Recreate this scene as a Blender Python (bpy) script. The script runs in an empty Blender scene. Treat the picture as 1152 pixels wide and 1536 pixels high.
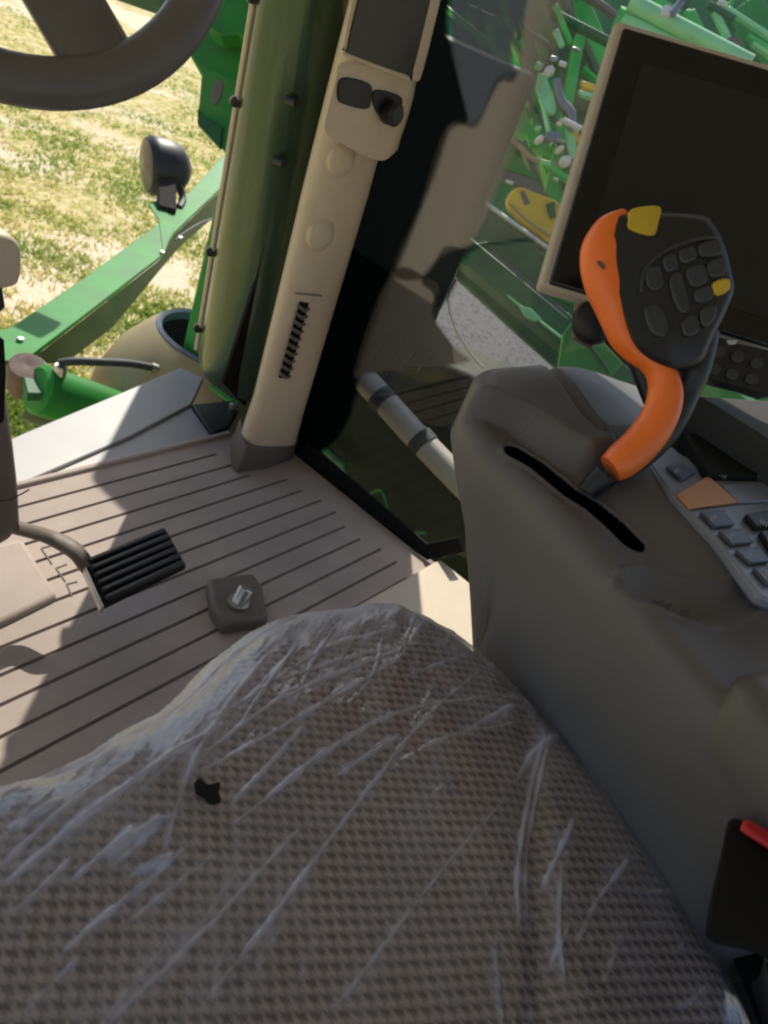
import bpy, bmesh, math, random
import numpy as np
from mathutils import Vector, Matrix
random.seed(7); rng = np.random.default_rng(7)
SC = bpy.context.scene
COL = SC.collection

# ------------------------------------------------------------------ camera model
FPX, CX, CY, H = 1154.0, 576.0, 768.0, 1.0          # photo focal length in px, centre, eye height over the cab floor
_L = np.array([908, -396, FPX]); _L /= np.linalg.norm(_L)
_N = np.array([-600, 1500, FPX]); _N -= _N.dot(_L)*_L; _N /= np.linalg.norm(_N)
_U = -_N; _F = np.cross(_U, _L)
R3 = np.array([_L, _F, _U])                          # camera (right, down, forward) -> cab (right, front, up)
EYE = np.array([0, 0, H])
def ray(px, py): return R3 @ np.array([px-CX, py-CY, FPX])
def atz(px, py, z): d = ray(px, py); return Vector(EYE + d*(z-H)/d[2])
def atx(px, py, x): d = ray(px, py); return Vector(EYE + d*x/d[0])
def aty(px, py, y): d = ray(px, py); return Vector(EYE + d*y/d[1])
def atd(px, py, dep): return Vector(EYE + ray(px, py)*dep/FPX)
VIEW = Vector(R3[:, 2]); VR = Vector(R3[:, 0]); VD = Vector(R3[:, 1])

cam = bpy.data.cameras.new('camera'); co = bpy.data.objects.new('camera', cam); COL.objects.link(co)
m = Matrix(((R3[0][0], -R3[0][1], -R3[0][2], 0), (R3[1][0], -R3[1][1], -R3[1][2], 0), (R3[2][0], -R3[2][1], -R3[2][2], H), (0, 0, 0, 1)))
co.matrix_world = m
cam.sensor_fit = 'AUTO'; cam.sensor_width = 36; cam.lens = 36*FPX/1536
cam.clip_start = .01; cam.clip_end = 500
cam.dof.use_dof = True; cam.dof.focus_distance = 1.05; cam.dof.aperture_fstop = 9
SC.camera = co

# ------------------------------------------------------------------ materials
def newmat(name):
    mt = bpy.data.materials.new(name); mt.use_nodes = True
    nt = mt.node_tree; nt.nodes.clear()
    out = nt.nodes.new('ShaderNodeOutputMaterial'); return mt, nt, out
def N(nt, t, **kw):
    n = nt.nodes.new(t)
    for k, v in kw.items():
        if k.startswith('_'): setattr(n, k[1:], v)
        else: n.inputs[k.replace('__', ' ')].default_value = v
    return n
def mat(name, col, rough=.5, metal=0, var=.12, nscale=25, bump=.1, bscale=400, spec=.5, coat=0, stretch=None, rvar=.1):
    mt, nt, out = newmat(name); L = nt.links.new
    b = N(nt, 'ShaderNodeBsdfPrincipled'); b.inputs['Metallic'].default_value = metal
    b.inputs['Specular IOR Level'].default_value = spec; b.inputs['Coat Weight'].default_value = coat
    tc = N(nt, 'ShaderNodeTexCoord'); src = tc.outputs['Object']
    if stretch:
        mp = N(nt, 'ShaderNodeMapping'); mp.inputs['Scale'].default_value = stretch; L(src, mp.inputs[0]); src = mp.outputs[0]
    n1 = N(nt, 'ShaderNodeTexNoise', Scale=nscale, Detail=5.0, Roughness=.6); L(src, n1.inputs['Vector'])
    r = N(nt, 'ShaderNodeValToRGB'); r.color_ramp.elements[0].position = .3; r.color_ramp.elements[1].position = .7
    c = np.array(col)
    r.color_ramp.elements[0].color = (*np.clip(c*(1-var), 0, 1), 1); r.color_ramp.elements[1].color = (*np.clip(c*(1+var), 0, 1), 1)
    L(n1.outputs['Fac'], r.inputs[0]); L(r.outputs[0], b.inputs['Base Color'])
    mr = N(nt, 'ShaderNodeMapRange'); mr.inputs['To Min'].default_value = max(.02, rough-rvar); mr.inputs['To Max'].default_value = min(1, rough+rvar)
    L(n1.outputs['Fac'], mr.inputs['Value']); L(mr.outputs[0], b.inputs['Roughness'])
    if bump:
        n2 = N(nt, 'ShaderNodeTexNoise', Scale=bscale, Detail=3.0); L(src, n2.inputs['Vector'])
        bp = N(nt, 'ShaderNodeBump', Strength=bump, Distance=.002); L(n2.outputs['Fac'], bp.inputs['Height']); L(bp.outputs[0], b.inputs['Normal'])
    L(b.outputs[0], out.inputs[0]); return mt
M = {}
M['mat'] = mat('ribbed_mat', (.43, .35, .30), .75, var=.16, nscale=5, bump=.35, bscale=500)
M['groove'] = mat('groove_dark', (.22, .175, .15), .8, var=.1)
M['tan'] = mat('tan_plastic', (.64, .53, .39), .5, var=.05, bump=.15, bscale=900)
M['tan_lit'] = mat('cream_trim', (.62, .52, .38), .55, var=.05, bump=.1, bscale=500)
M['tan_dark'] = mat('brown_plastic', (.16, .125, .10), .55, var=.08, bump=.2, bscale=900)
M['column'] = mat('column_plastic', (.17, .135, .11), .55, var=.08, bump=.2, bscale=900)
M['console'] = mat('console_plastic', (.128, .121, .123), .42, var=.07, nscale=12, bump=.35, bscale=1100)
M['bin'] = mat('bin_plastic', (.05, .048, .046), .7, var=.1, bump=.2, bscale=900, spec=.2)
M['console_rim'] = mat('console_trim', (.11, .1, .095), .4, var=.07, bump=.2, bscale=1000)
M['wheel'] = mat('wheel_leather', (.118, .107, .102), .36, var=.1, bump=.25, bscale=900)
M['black'] = mat('black_plastic', (.012, .012, .013), .45, var=.2, bump=.1)
M['black_matt'] = mat('black_rubber', (.010, .010, .010), .8, var=.2, bump=.2, spec=.2)
M['black_gloss'] = mat('glossy_bezel', (.006, .007, .008), .22, var=.1, bump=0, rvar=.03)
M['screen'] = mat('dark_screen', (.020, .021, .022), .3, var=.1, bump=0, rvar=.03, spec=.35)
M['joy'] = mat('soft_grip_black', (.016, .017, .021), .42, var=.15, bump=.15, bscale=1200)
M['joy_key'] = mat('key_blue_black', (.035, .04, .052), .4, var=.12, bump=.1)
M['orange'] = mat('orange_grip', (1.0, .205, .035), .33, var=.05, bump=.12, bscale=900)
M['orange_key'] = mat('orange_key', (.62, .30, .12), .5, var=.06, bump=.05)
M['yellow_key'] = mat('yellow_key', (.55, .38, .03), .5, var=.12, bump=.05)
M['keypad'] = mat('keypad_silver', (.25, .27, .33), .4, var=.05, bump=.05, metal=.2)
M['keypad_key'] = mat('keypad_key', (.06, .07, .10), .4, var=.08, bump=.05)
M['print'] = mat('pale_print', (.55, .56, .58), .6, var=.05, bump=0)
M['red'] = mat('red_button', (.62, .03, .035), .4, var=.08, bump=.05)
M['steel'] = mat('zinc_steel', (.55, .54, .50), .35, metal=.9, var=.12, bump=.1)
M['silver'] = mat('grey_cowl_paint', (.34, .335, .33), .5, var=.05, nscale=6, bump=.08, metal=.1)
M['pale_bar'] = mat('pale_bar_paint', (.46, .43, .37), .45, var=.05, bump=.05)
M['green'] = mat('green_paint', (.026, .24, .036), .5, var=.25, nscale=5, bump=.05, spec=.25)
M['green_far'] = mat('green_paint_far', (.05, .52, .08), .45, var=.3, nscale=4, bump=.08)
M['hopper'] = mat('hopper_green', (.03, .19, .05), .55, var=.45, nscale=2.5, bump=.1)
M['case'] = mat('monitor_case', (.50, .46, .40), .5, var=.05, bump=.1)
M['void'] = mat('slot_void', (.0015, .0015, .0016), .9, var=.1, bump=0, spec=.02)
M['green_dark'] = mat('green_paint_dark', (.012, .105, .024), .5, var=.35, nscale=6, bump=.15)  # darker green, uneven in tone
M['green_pale'] = mat('green_paint_pale_lit', (.30, .72, .34), .35, var=.12, nscale=6, bump=.05)  # pale green; on tabs and brackets the sunlight is put into the colour
M['shade_green'] = mat('shade_black_green', (.005, .014, .008), .6, var=.3, nscale=6, bump=.1, spec=.2)  # near black; the shade outside the lower glass is put into the colour
M['olive'] = mat('olive_paint', (.10, .16, .07), .5, var=.25, nscale=5, bump=.1)
M['yellow'] = mat('yellow_paint', (.85, .50, .02), .4, var=.15, nscale=8, bump=.05)
M['white'] = mat('white_cap', (.75, .70, .66), .5, var=.08)
M['tank'] = mat('tan_tank', (.40, .31, .16), .55, var=.1, nscale=6, bump=.15)
M['rust'] = mat('rusty_pin', (.17, .11, .09), .7, var=.3, nscale=40, bump=.4, bscale=120)
M['hose'] = mat('hose_rubber', (.045, .05, .055), .6, var=.2)
M['bluegrey'] = mat('blue_grey_rim', (.16, .18, .24), .5, var=.1)
M['roof'] = mat('roof_liner', (.6, .57, .53), .8, var=.05)

def stack_mat():
    mt, nt, out = newmat('stack_metal'); L = nt.links.new
    b = N(nt, 'ShaderNodeBsdfPrincipled', Metallic=.55, Roughness=.27); b.inputs['Coat Weight'].default_value = .5; b.inputs['Coat Roughness'].default_value = .12
    tc = N(nt, 'ShaderNodeTexCoord'); mp = N(nt, 'ShaderNodeMapping'); mp.inputs['Scale'].default_value = (14, 14, 1.6)
    L(tc.outputs['Object'], mp.inputs[0])
    n = N(nt, 'ShaderNodeTexNoise', Scale=1.0, Detail=5.0); L(mp.outputs[0], n.inputs['Vector'])
    r = N(nt, 'ShaderNodeValToRGB'); r.color_ramp.elements[0].position = .3; r.color_ramp.elements[0].color = (.022, .058, .028, 1); r.color_ramp.elements[1].position = .7; r.color_ramp.elements[1].color = (.06, .095, .048, 1)  # greener base stands in for the reflected green loader
    L(n.outputs['Fac'], r.inputs[0]); L(r.outputs[0], b.inputs['Base Color'])
    bp = N(nt, 'ShaderNodeBump', Strength=.06, Distance=.004); L(n.outputs['Fac'], bp.inputs['Height']); L(bp.outputs[0], b.inputs['Normal'])
    L(b.outputs[0], out.inputs[0]); return mt
M['stack'] = stack_mat()

def facing_refl(nt, k=1.0, p=5.0, base=.04):
    lw = N(nt, 'ShaderNodeLayerWeight', Blend=.5); pw = N(nt, 'ShaderNodeMath', _operation='POWER'); pw.inputs[1].default_value = p
    nt.links.new(lw.outputs['Facing'], pw.inputs[0])
    ma = N(nt, 'ShaderNodeMath', _operation='MULTIPLY_ADD'); ma.inputs[1].default_value = (1-base)*k; ma.inputs[2].default_value = base*k
    nt.links.new(pw.outputs[0], ma.inputs[0]); return ma.outputs[0]
def glass_mat(name, haze, hazecol=(.6, .6, .58), refl=1.0):
    mt, nt, out = newmat(name); L = nt.links.new
    tr = N(nt, 'ShaderNodeBsdfTransparent', Color=(.97, .985, .975, 1)); gl = N(nt, 'ShaderNodeBsdfGlossy', Roughness=.02)
    mx = N(nt, 'ShaderNodeMixShader'); L(facing_refl(nt, refl), mx.inputs[0]); L(tr.outputs[0], mx.inputs[1]); L(gl.outputs[0], mx.inputs[2])
    df = N(nt, 'ShaderNodeBsdfDiffuse', Color=(*hazecol, 1)); tl = N(nt, 'ShaderNodeBsdfTranslucent', Color=(*hazecol, 1))
    md = N(nt, 'ShaderNodeMixShader', Fac=.6); L(df.outputs[0], md.inputs[1]); L(tl.outputs[0], md.inputs[2])
    tc = N(nt, 'ShaderNodeTexCoord'); nz = N(nt, 'ShaderNodeTexNoise', Scale=7.0, Detail=4.0); L(tc.outputs['Object'], nz.inputs['Vector'])
    mr = N(nt, 'ShaderNodeMapRange'); mr.inputs['To Min'].default_value = haze*.5; mr.inputs['To Max'].default_value = haze*1.5; L(nz.outputs['Fac'], mr.inputs['Value'])
    sz = N(nt, 'ShaderNodeSeparateXYZ'); L(tc.outputs['Object'], sz.inputs[0]); mz = N(nt, 'ShaderNodeMapRange'); mz.inputs['From Min'].default_value = .30; mz.inputs['From Max'].default_value = .62; mz.inputs['To Min'].default_value = .12; L(sz.outputs['Z'], mz.inputs['Value'])
    hm = N(nt, 'ShaderNodeMath', _operation='MULTIPLY'); L(mr.outputs[0], hm.inputs[0]); L(mz.outputs[0], hm.inputs[1])
    m2 = N(nt, 'ShaderNodeMixShader'); L(hm.outputs[0], m2.inputs[0]); L(mx.outputs[0], m2.inputs[1]); L(md.outputs[0], m2.inputs[2])
    L(m2.outputs[0], out.inputs[0]); return mt
M['windscreen'] = glass_mat('windscreen_glass', .006, refl=.5)
M['sideglass'] = glass_mat('side_glass', .024, refl=.8)

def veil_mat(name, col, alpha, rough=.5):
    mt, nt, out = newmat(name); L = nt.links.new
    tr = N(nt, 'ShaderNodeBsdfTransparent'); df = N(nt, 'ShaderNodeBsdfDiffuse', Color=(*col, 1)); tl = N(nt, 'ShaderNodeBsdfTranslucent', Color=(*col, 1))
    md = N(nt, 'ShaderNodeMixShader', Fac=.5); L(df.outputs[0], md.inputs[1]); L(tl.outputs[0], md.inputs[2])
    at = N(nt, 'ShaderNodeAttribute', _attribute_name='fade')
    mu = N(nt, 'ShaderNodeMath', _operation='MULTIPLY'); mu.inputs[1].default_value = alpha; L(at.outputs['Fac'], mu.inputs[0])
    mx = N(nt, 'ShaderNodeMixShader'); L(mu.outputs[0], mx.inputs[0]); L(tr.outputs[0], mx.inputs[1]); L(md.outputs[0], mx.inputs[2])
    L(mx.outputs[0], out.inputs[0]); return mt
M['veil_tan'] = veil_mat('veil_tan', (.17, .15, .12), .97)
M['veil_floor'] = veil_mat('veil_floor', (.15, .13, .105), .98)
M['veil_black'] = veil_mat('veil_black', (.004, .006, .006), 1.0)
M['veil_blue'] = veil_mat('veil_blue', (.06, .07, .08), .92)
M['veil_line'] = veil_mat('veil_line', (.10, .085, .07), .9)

def grass_ground_mat():
    mt, nt, out = newmat('dry_grass_ground'); L = nt.links.new
    b = N(nt, 'ShaderNodeBsdfPrincipled', Roughness=.9); b.inputs['Specular IOR Level'].default_value = .1
    tc = N(nt, 'ShaderNodeTexCoord')
    n = N(nt, 'ShaderNodeTexNoise', Scale=9.0, Detail=8.0, Roughness=.65); L(tc.outputs['Object'], n.inputs['Vector'])
    r = N(nt, 'ShaderNodeValToRGB'); e = r.color_ramp.elements
    e[0].position = .33; e[0].color = (.32, .34, .09, 1); e[1].position = .62; e[1].color = (.80, .64, .38, 1)
    x = e.new(.45); x.color = (.52, .47, .17, 1); x = e.new(.52); x.color = (.70, .57, .28, 1)
    L(n.outputs['Fac'], r.inputs[0])
    n2 = N(nt, 'ShaderNodeTexNoise', Scale=.55, Detail=4.0); L(tc.outputs['Object'], n2.inputs['Vector'])
    r2 = N(nt, 'ShaderNodeValToRGB'); r2.color_ramp.elements[0].position = .52; r2.color_ramp.elements[1].position = .60
    L(n2.outputs['Fac'], r2.inputs[0])
    mx = N(nt, 'ShaderNodeMix', _data_type='RGBA'); mx.inputs['B'].default_value = (.84, .70, .50, 1)
    L(r2.outputs[0], mx.inputs['Factor']); L(r.outputs[0], mx.inputs['A']); L(mx.outputs['Result'], b.inputs['Base Color'])
    bp = N(nt, 'ShaderNodeBump', Strength=.6, Distance=.05); L(n.outputs['Fac'], bp.inputs['Height']); L(bp.outputs[0], b.inputs['Normal'])
    L(b.outputs[0], out.inputs[0]); return mt
M['ground'] = grass_ground_mat()
M['gravel'] = mat('grey_gravel', (.085, .083, .086), .9, var=.3, nscale=30, bump=.8, bscale=60)
M['gravel_stone'] = mat('gravel_stone', (.12, .117, .118), .9, var=.35, nscale=8, bump=.4, bscale=60)
def blade_mat():
    mt, nt, out = newmat('grass_blades'); L = nt.links.new
    b = N(nt, 'ShaderNodeBsdfPrincipled', Roughness=.7)
    b.inputs['Specular IOR Level'].default_value = .2
    g = N(nt, 'ShaderNodeAttribute', _attribute_name='tone')
    r = N(nt, 'ShaderNodeValToRGB'); e = r.color_ramp.elements
    e[0].color = (.24, .36, .06, 1); e[1].color = (.80, .66, .32, 1); x = e.new(.5); x.color = (.48, .52, .14, 1)
    L(g.outputs['Fac'], r.inputs[0]); L(r.outputs[0], b.inputs['Base Color'])
    tl = N(nt, 'ShaderNodeBsdfTranslucent'); L(r.outputs[0], tl.inputs[0]); mx = N(nt, 'ShaderNodeMixShader', Fac=.5); L(b.outputs[0], mx.inputs[1]); L(tl.outputs[0], mx.inputs[2]); L(mx.outputs[0], out.inputs[0]); return mt
M['blade'] = blade_mat()

def fabric_mat():
    mt, nt, out = newmat('seat_weave'); L = nt.links.new
    b = N(nt, 'ShaderNodeBsdfPrincipled', Roughness=.9); b.inputs['Specular IOR Level'].default_value = .15
    uv = N(nt, 'ShaderNodeUVMap', _uv_map='UVMap')
    nz = N(nt, 'ShaderNodeTexNoise', Scale=1.3, Detail=2.0); L(uv.outputs[0], nz.inputs['Vector'])
    sp = N(nt, 'ShaderNodeSeparateXYZ'); L(uv.outputs[0], sp.inputs[0])
    def mth(op, a, b_=None):
        n = N(nt, 'ShaderNodeMath', _operation=op)
        for i, v in enumerate((a, b_)):
            if v is None: continue
            if isinstance(v, (int, float)): n.inputs[i].default_value = v
            else: L(v, n.inputs[i])
        return n.outputs[0]
    jit = mth('MULTIPLY', mth('SUBTRACT', nz.outputs['Fac'], .5), 1.2)
    U = mth('ADD', mth('MULTIPLY', sp.outputs['X'], 2*math.pi), jit); V = mth('ADD', mth('MULTIPLY', sp.outputs['Y'], 2*math.pi), jit)
    s = mth('ADD', mth('MULTIPLY', mth('COSINE', U), .75), mth('MULTIPLY', mth('COSINE', V), 1.1))
    s = mth('ADD', s, mth('MULTIPLY', mth('COSINE', mth('ADD', U, V)), .55))
    s = mth('ADD', s, mth('MULTIPLY', mth('COSINE', mth('MULTIPLY', mth('SUBTRACT', U, V), 3.0)), .18))
    fine = N(nt, 'ShaderNodeTexNoise', Scale=9.0, Detail=3.0); L(uv.outputs[0], fine.inputs['Vector'])
    s = mth('ADD', s, mth('MULTIPLY', mth('SUBTRACT', fine.outputs['Fac'], .5), 1.6))
    wob = mth('MULTIPLY', mth('SUBTRACT', nz.outputs['Fac'], .5), 1.6)
    ti = mth('FLOOR', mth('ADD', mth('MULTIPLY', sp.outputs['X'], 8.0), wob)); tj = mth('FLOOR', mth('ADD', mth('MULTIPLY', sp.outputs['Y'], 8.0), wob))
    def pmod(x, m_): return mth('FLOORED_MODULO', x, m_)
    wd = mth('LESS_THAN', pmod(ti, 8.0), 3.5); fd = mth('LESS_THAN', pmod(tj, 8.0), 3.5); sel = mth('LESS_THAN', pmod(mth('ADD', ti, tj), 4.0), 1.5)
    hound = mth('ADD', mth('MULTIPLY', sel, wd), mth('MULTIPLY', mth('SUBTRACT', 1.0, sel), fd))
    s = mth('ADD', mth('MULTIPLY', s, .75), mth('MULTIPLY', mth('SUBTRACT', hound, .5), 1.3))
    mr = N(nt, 'ShaderNodeMapRange'); mr.inputs['From Min'].default_value = -1.2; mr.inputs['From Max'].default_value = 1.4; L(s, mr.inputs['Value'])
    r = N(nt, 'ShaderNodeValToRGB'); r.color_ramp.elements[0].color = (.40, .35, .358, 1); r.color_ramp.elements[1].color = (.070, .057, .063, 1)
    big = N(nt, 'ShaderNodeTexNoise', Scale=.16, Detail=4.0); L(uv.outputs[0], big.inputs['Vector'])
    bm_ = N(nt, 'ShaderNodeMapRange'); bm_.inputs['To Min'].default_value = .72; bm_.inputs['To Max'].default_value = 1.25; L(big.outputs['Fac'], bm_.inputs['Value'])
    vm = N(nt, 'ShaderNodeVectorMath', _operation='SCALE'); L(r.outputs[0], vm.inputs[0]); L(bm_.outputs[0], vm.inputs['Scale'])
    L(mr.outputs[0], r.inputs[0]); L(vm.outputs[0], b.inputs['Base Color'])
    bp = N(nt, 'ShaderNodeBump', Strength=.5, Distance=.002); L(mr.outputs[0], bp.inputs['Height']); bp.invert = True; L(bp.outputs[0], b.inputs['Normal'])
    L(b.outputs[0], out.inputs[0]); return mt
M['fabric'] = fabric_mat()

def film_mat():
    mt, nt, out = newmat('clear_film'); L = nt.links.new
    tr = N(nt, 'ShaderNodeBsdfTransparent'); gl = N(nt, 'ShaderNodeBsdfGlossy', Roughness=.18, Color=(.9, .93, 1, 1))
    mx = N(nt, 'ShaderNodeMixShader'); L(facing_refl(nt, .9, 4.0, .10), mx.inputs[0]); L(tr.outputs[0], mx.inputs[1]); L(gl.outputs[0], mx.inputs[2])
    at = N(nt, 'ShaderNodeAttribute', _attribute_name='fade')
    df = N(nt, 'ShaderNodeBsdfPrincipled', Roughness=.35); df.inputs['Base Color'].default_value = (.68, .71, .88, 1)  # bluish haze on creases and edges; the sky sheen is painted into it
    tl = N(nt, 'ShaderNodeBsdfTranslucent', Color=(.75, .72, .74, 1)); md = N(nt, 'ShaderNodeMixShader', Fac=.25); L(df.outputs[0], md.inputs[1]); L(tl.outputs[0], md.inputs[2])
    m2 = N(nt, 'ShaderNodeMixShader'); L(at.outputs['Fac'], m2.inputs[0]); L(mx.outputs[0], m2.inputs[1]); L(md.outputs[0], m2.inputs[2])
    L(m2.outputs[0], out.inputs[0]); return mt
M['film'] = film_mat()

# ------------------------------------------------------------------ object helpers
def tag(o, label=None, cat=None, group=None, kind=None):
    if label: o['label'] = label
    if cat: o['category'] = cat
    if group: o['group'] = group
    if kind: o['kind'] = kind
    return o
def thing(name, label, cat, loc=(0, 0, 0), group=None):
    o = bpy.data.objects.new(name, None); COL.objects.link(o); o.location = loc; o.empty_display_size = .05
    return tag(o, label, cat, group)
class MB:
    """collects shapes into one mesh, world coordinates"""
    def __init__(s): s.v = []; s.f = []; s.mi = []
    def add(s, vs, fs, mi=0):
        k = len(s.v); s.v += [tuple(x) for x in vs]; s.f += [tuple(i+k for i in f) for f in fs]; s.mi += [mi]*len(fs); return s
    def prism(s, pts, vec, mi=0):
        n = len(pts); vec = Vector(vec); a = [Vector(p) for p in pts]; b = [p+vec for p in a]
        fs = [tuple(range(n))[::-1], tuple(range(n, 2*n))] + [(i, (i+1) % n, n+(i+1) % n, n+i) for i in range(n)]
        return s.add(a+b, fs, mi)
    def box(s, c, X, Y, Z, mi=0):
        c, X, Y, Z = map(Vector, (c, X, Y, Z))
        vs = [c+X*i+Y*j+Z*k for k in (-1, 1) for j in (-1, 1) for i in (-1, 1)]
        return s.add(vs, [(0, 2, 3, 1), (4, 5, 7, 6), (0, 1, 5, 4), (2, 6, 7, 3), (0, 4, 6, 2), (1, 3, 7, 5)], mi)
    def abox(s, x0, x1, y0, y1, z0, z1, mi=0):
        return s.box(((x0+x1)/2, (y0+y1)/2, (z0+z1)/2), ((x1-x0)/2, 0, 0), (0, (y1-y0)/2, 0), (0, 0, (z1-z0)/2), mi)
    def beam(s, p, q, w, h, up=(0, 0, 1), mi=0):
        p, q, up = Vector(p), Vector(q), Vector(up); d = (q-p); l = d.length; d.normalize()
        sd = d.cross(up).normalized(); u = sd.cross(d).normalized()
        return s.box((p+q)/2, d*l/2, sd*w/2, u*h/2, mi)
    def loft(s, rings, cap=True, closed=True, mi=0):
        n = len(rings[0]); vs = [p for r in rings for p in r]; fs = []
        for i in range(len(rings)-1):
            for j in range(n if closed else n-1):
                a = i*n+j; b = i*n+(j+1) % n; fs.append((a, b, b+n, a+n))
        if cap and closed: fs += [tuple(range(n))[::-1], tuple(range((len(rings)-1)*n, len(rings)*n))]
        return s.add(vs, fs, mi)
    def tube(s, pts, rad, n=14, mi=0, flat=None):
        pts = [Vector(p) for p in pts]
        if not hasattr(rad, '__len__'): rad = [rad]*len(pts)
        rings = []; up = Vector((.12, .2, 1)).normalized()
        for i, p in enumerate(pts):
            t = (pts[min(i+1, len(pts)-1)]-pts[max(i-1, 0)]).normalized()
            if flat is not None: a = (flat - flat.dot(t)*t).normalized()
            else:
                a = (up-up.dot(t)*t)
                if a.length < .1: a = Vector((1, 0, 0))-t.x*t
                a.normalize()
            b = t.cross(a)
            ra, rb = rad[i] if hasattr(rad[i], '__len__') else (rad[i], rad[i])
            rings.append([p+a*ra*math.cos(k*2*math.pi/n)+b*rb*math.sin(k*2*math.pi/n) for k in range(n)])
        return s.loft(rings, mi=mi)
    def lathe(s, c, axis, prof, n=32, mi=0, cap=True):
        c, ax = Vector(c), Vector(axis).normalized(); a = ax.orthogonal().normalized(); b = ax.cross(a)
        return s.loft([[c+ax*z+(a*math.cos(k*2*math.pi/n)+b*math.sin(k*2*math.pi/n))*r for k in range(n)] for r, z in prof], cap=cap, mi=mi)
    def build(s, name, mats, parent=None, bevel=0, seg=2, smooth=True, sub=0, label=None):
        me = bpy.data.meshes.new(name); me.from_pydata(s.v, [], s.f)
        if not isinstance(mats, (list, tuple)): mats = [mats]
        for x in mats: me.materials.append(x)
        me.polygons.foreach_set('material_index', s.mi)
        bm = bmesh.new(); bm.from_mesh(me); bmesh.ops.recalc_face_normals(bm, faces=bm.faces); bm.to_mesh(me); bm.free()
        o = bpy.data.objects.new(name, me); COL.objects.link(o)
        if bevel:
            mo = o.modifiers.new('bevel', 'BEVEL'); mo.width = bevel; mo.segments = seg; mo.limit_method = 'ANGLE'; mo.angle_limit = math.radians(35); mo.harden_normals = False
        if sub:
            mo = o.modifiers.new('sub', 'SUBSURF'); mo.levels = sub; mo.render_levels = sub
        if smooth:
            for p in me.polygons: p.use_smooth = True
            if not sub: me.set_sharp_from_angle(angle=math.radians(38))
        if parent:
            o.parent = parent; o.matrix_parent_inverse = Matrix.Translation(-Vector(parent.location))
        if label: o['label'] = label
        return o
def attr(o, name, vals):
    a = o.data.attributes.new(name, 'FLOAT', 'POINT'); a.data.foreach_set('value', np.asarray(vals, dtype=np.float32))
def crom(pts, n=8, closed=False):
    P = [np.array(p, float) for p in pts]; out = []; k = len(P)
    for i in range(k if closed else k-1):
        g = (lambda j: P[j % k]) if closed else (lambda j: P[max(0, min(k-1, j))])
        a, b, c, d = g(i-1), g(i), g(i+1), g(i+2)
        for t in np.arange(n)/n:
            out.append(.5*(2*b+(c-a)*t+(2*a-5*b+4*c-d)*t*t+(3*b-a-3*c+d)*t**3))
    if not closed: out.append(P[-1])
    return out
def sst(a, b, x):
    t = np.clip((x-a)/(b-a), 0, 1); return t*t*(3-2*t)
def pz(pts, z): return [atz(x, y, z) for x, y in pts]
def pd(pts, d): return [atd(x, y, d) for x, y in pts]
def py_(pts, y): return [aty(a, b, y) for a, b in pts]
def px_(pts, x): return [atx(a, b, x) for a, b in pts]

# ------------------------------------------------------------------ light
SUN = Vector((.755, .655, 0)).normalized(); EL = math.radians(43); AZ = math.atan2(SUN.x, SUN.y)
sd = Vector((SUN.x*math.cos(EL), SUN.y*math.cos(EL), math.sin(EL)))
w = bpy.data.worlds.new('World'); SC.world = w; w.use_nodes = True
bg = w.node_tree.nodes['Background']; sky = w.node_tree.nodes.new('ShaderNodeTexSky'); sky.sky_type = 'NISHITA'; sky.sun_disc = False
sky.sun_elevation = EL; sky.sun_rotation = AZ; sky.dust_density = 1.5
w.node_tree.links.new(sky.outputs[0], bg.inputs[0]); bg.inputs[1].default_value = .15
sl = bpy.data.lights.new('sun', 'SUN'); sl.energy = 5; sl.angle = math.radians(.5); sl.color = (1, .93, .82)
so = bpy.data.objects.new('sun', sl); COL.objects.link(so); so.rotation_euler = sd.to_track_quat('Z', 'Y').to_euler(); so.location = (6, 5, 8)
SC.view_settings.view_transform = 'Standard'; SC.view_settings.look = 'None'; SC.view_settings.exposure = 0
SC.cycles.use_denoising = True; SC.cycles.transparent_max_bounces = 24; SC.cycles.max_bounces = 10; SC.cycles.diffuse_bounces = 5
SC.cycles.filter_width = 2.2; SC.cycles.sample_clamp_indirect = 6; SC.cycles.caustics_reflective = False

# ------------------------------------------------------------------ ground
GZ = -1.4
g = MB().add([(-220, -220, GZ), (220, -220, GZ), (220, 220, GZ), (-220, 220, GZ)], [(0, 1, 2, 3)]).build('grass_ground', M['ground'])
tag(g, kind='structure')
gp = [(2.0, -6), (30, -12), (40, 6), (11, 5.4), (7.2, 4.3), (4.6, 3.2), (2.0, 1.6)]
g = MB().add([(x, y, GZ+.006) for x, y in gp], [tuple(range(len(gp)))]).build('gravel_path', M['gravel']); tag(g, kind='structure')
# grass blades
def tufts(n, region, hmin, hmax, name, label):
    mb = MB(); tone = []
    i = 0
    while i < n:
        px = random.uniform(-60, 420); py = random.uniform(-20, 660)
        p = atz(px, py, GZ)
        if ray(px, py)[2] > -60 or p.length > 16: continue
        i += 1
        t = random.random()
        cl = .5+.5*math.sin(p.x*3.1+1.7*math.sin(p.y*2.3))*math.sin(p.y*2.7+1.3*math.sin(p.x*1.9))
        if cl < random.random()*.75: continue
        for k in range(3):
            a = random.uniform(0, 6.28); hh = random.uniform(hmin, hmax); wd = random.uniform(.006, .012)
            b = Vector((p.x+random.uniform(-.03, .03), p.y+random.uniform(-.03, .03), GZ))
            s_ = Vector((math.cos(a), math.sin(a), 0))*wd; tip = b+Vector((random.uniform(-.05, .05), random.uniform(-.05, .05), hh))
            mb.add([b-s_, b+s_, tip], [(0, 1, 2)]); tt = min(1, max(0, 1-cl+random.uniform(-.35, .35))); tone += [tt]*3
    o = mb.build(name, M['blade'], smooth=False); attr(o, 'tone', tone); tag(o, label, 'grass', kind='stuff')
tufts(16000, None, .02, .05, 'lawn_grass', 'short yellow green grass covering the sunlit ground outside the windscreen')
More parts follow.
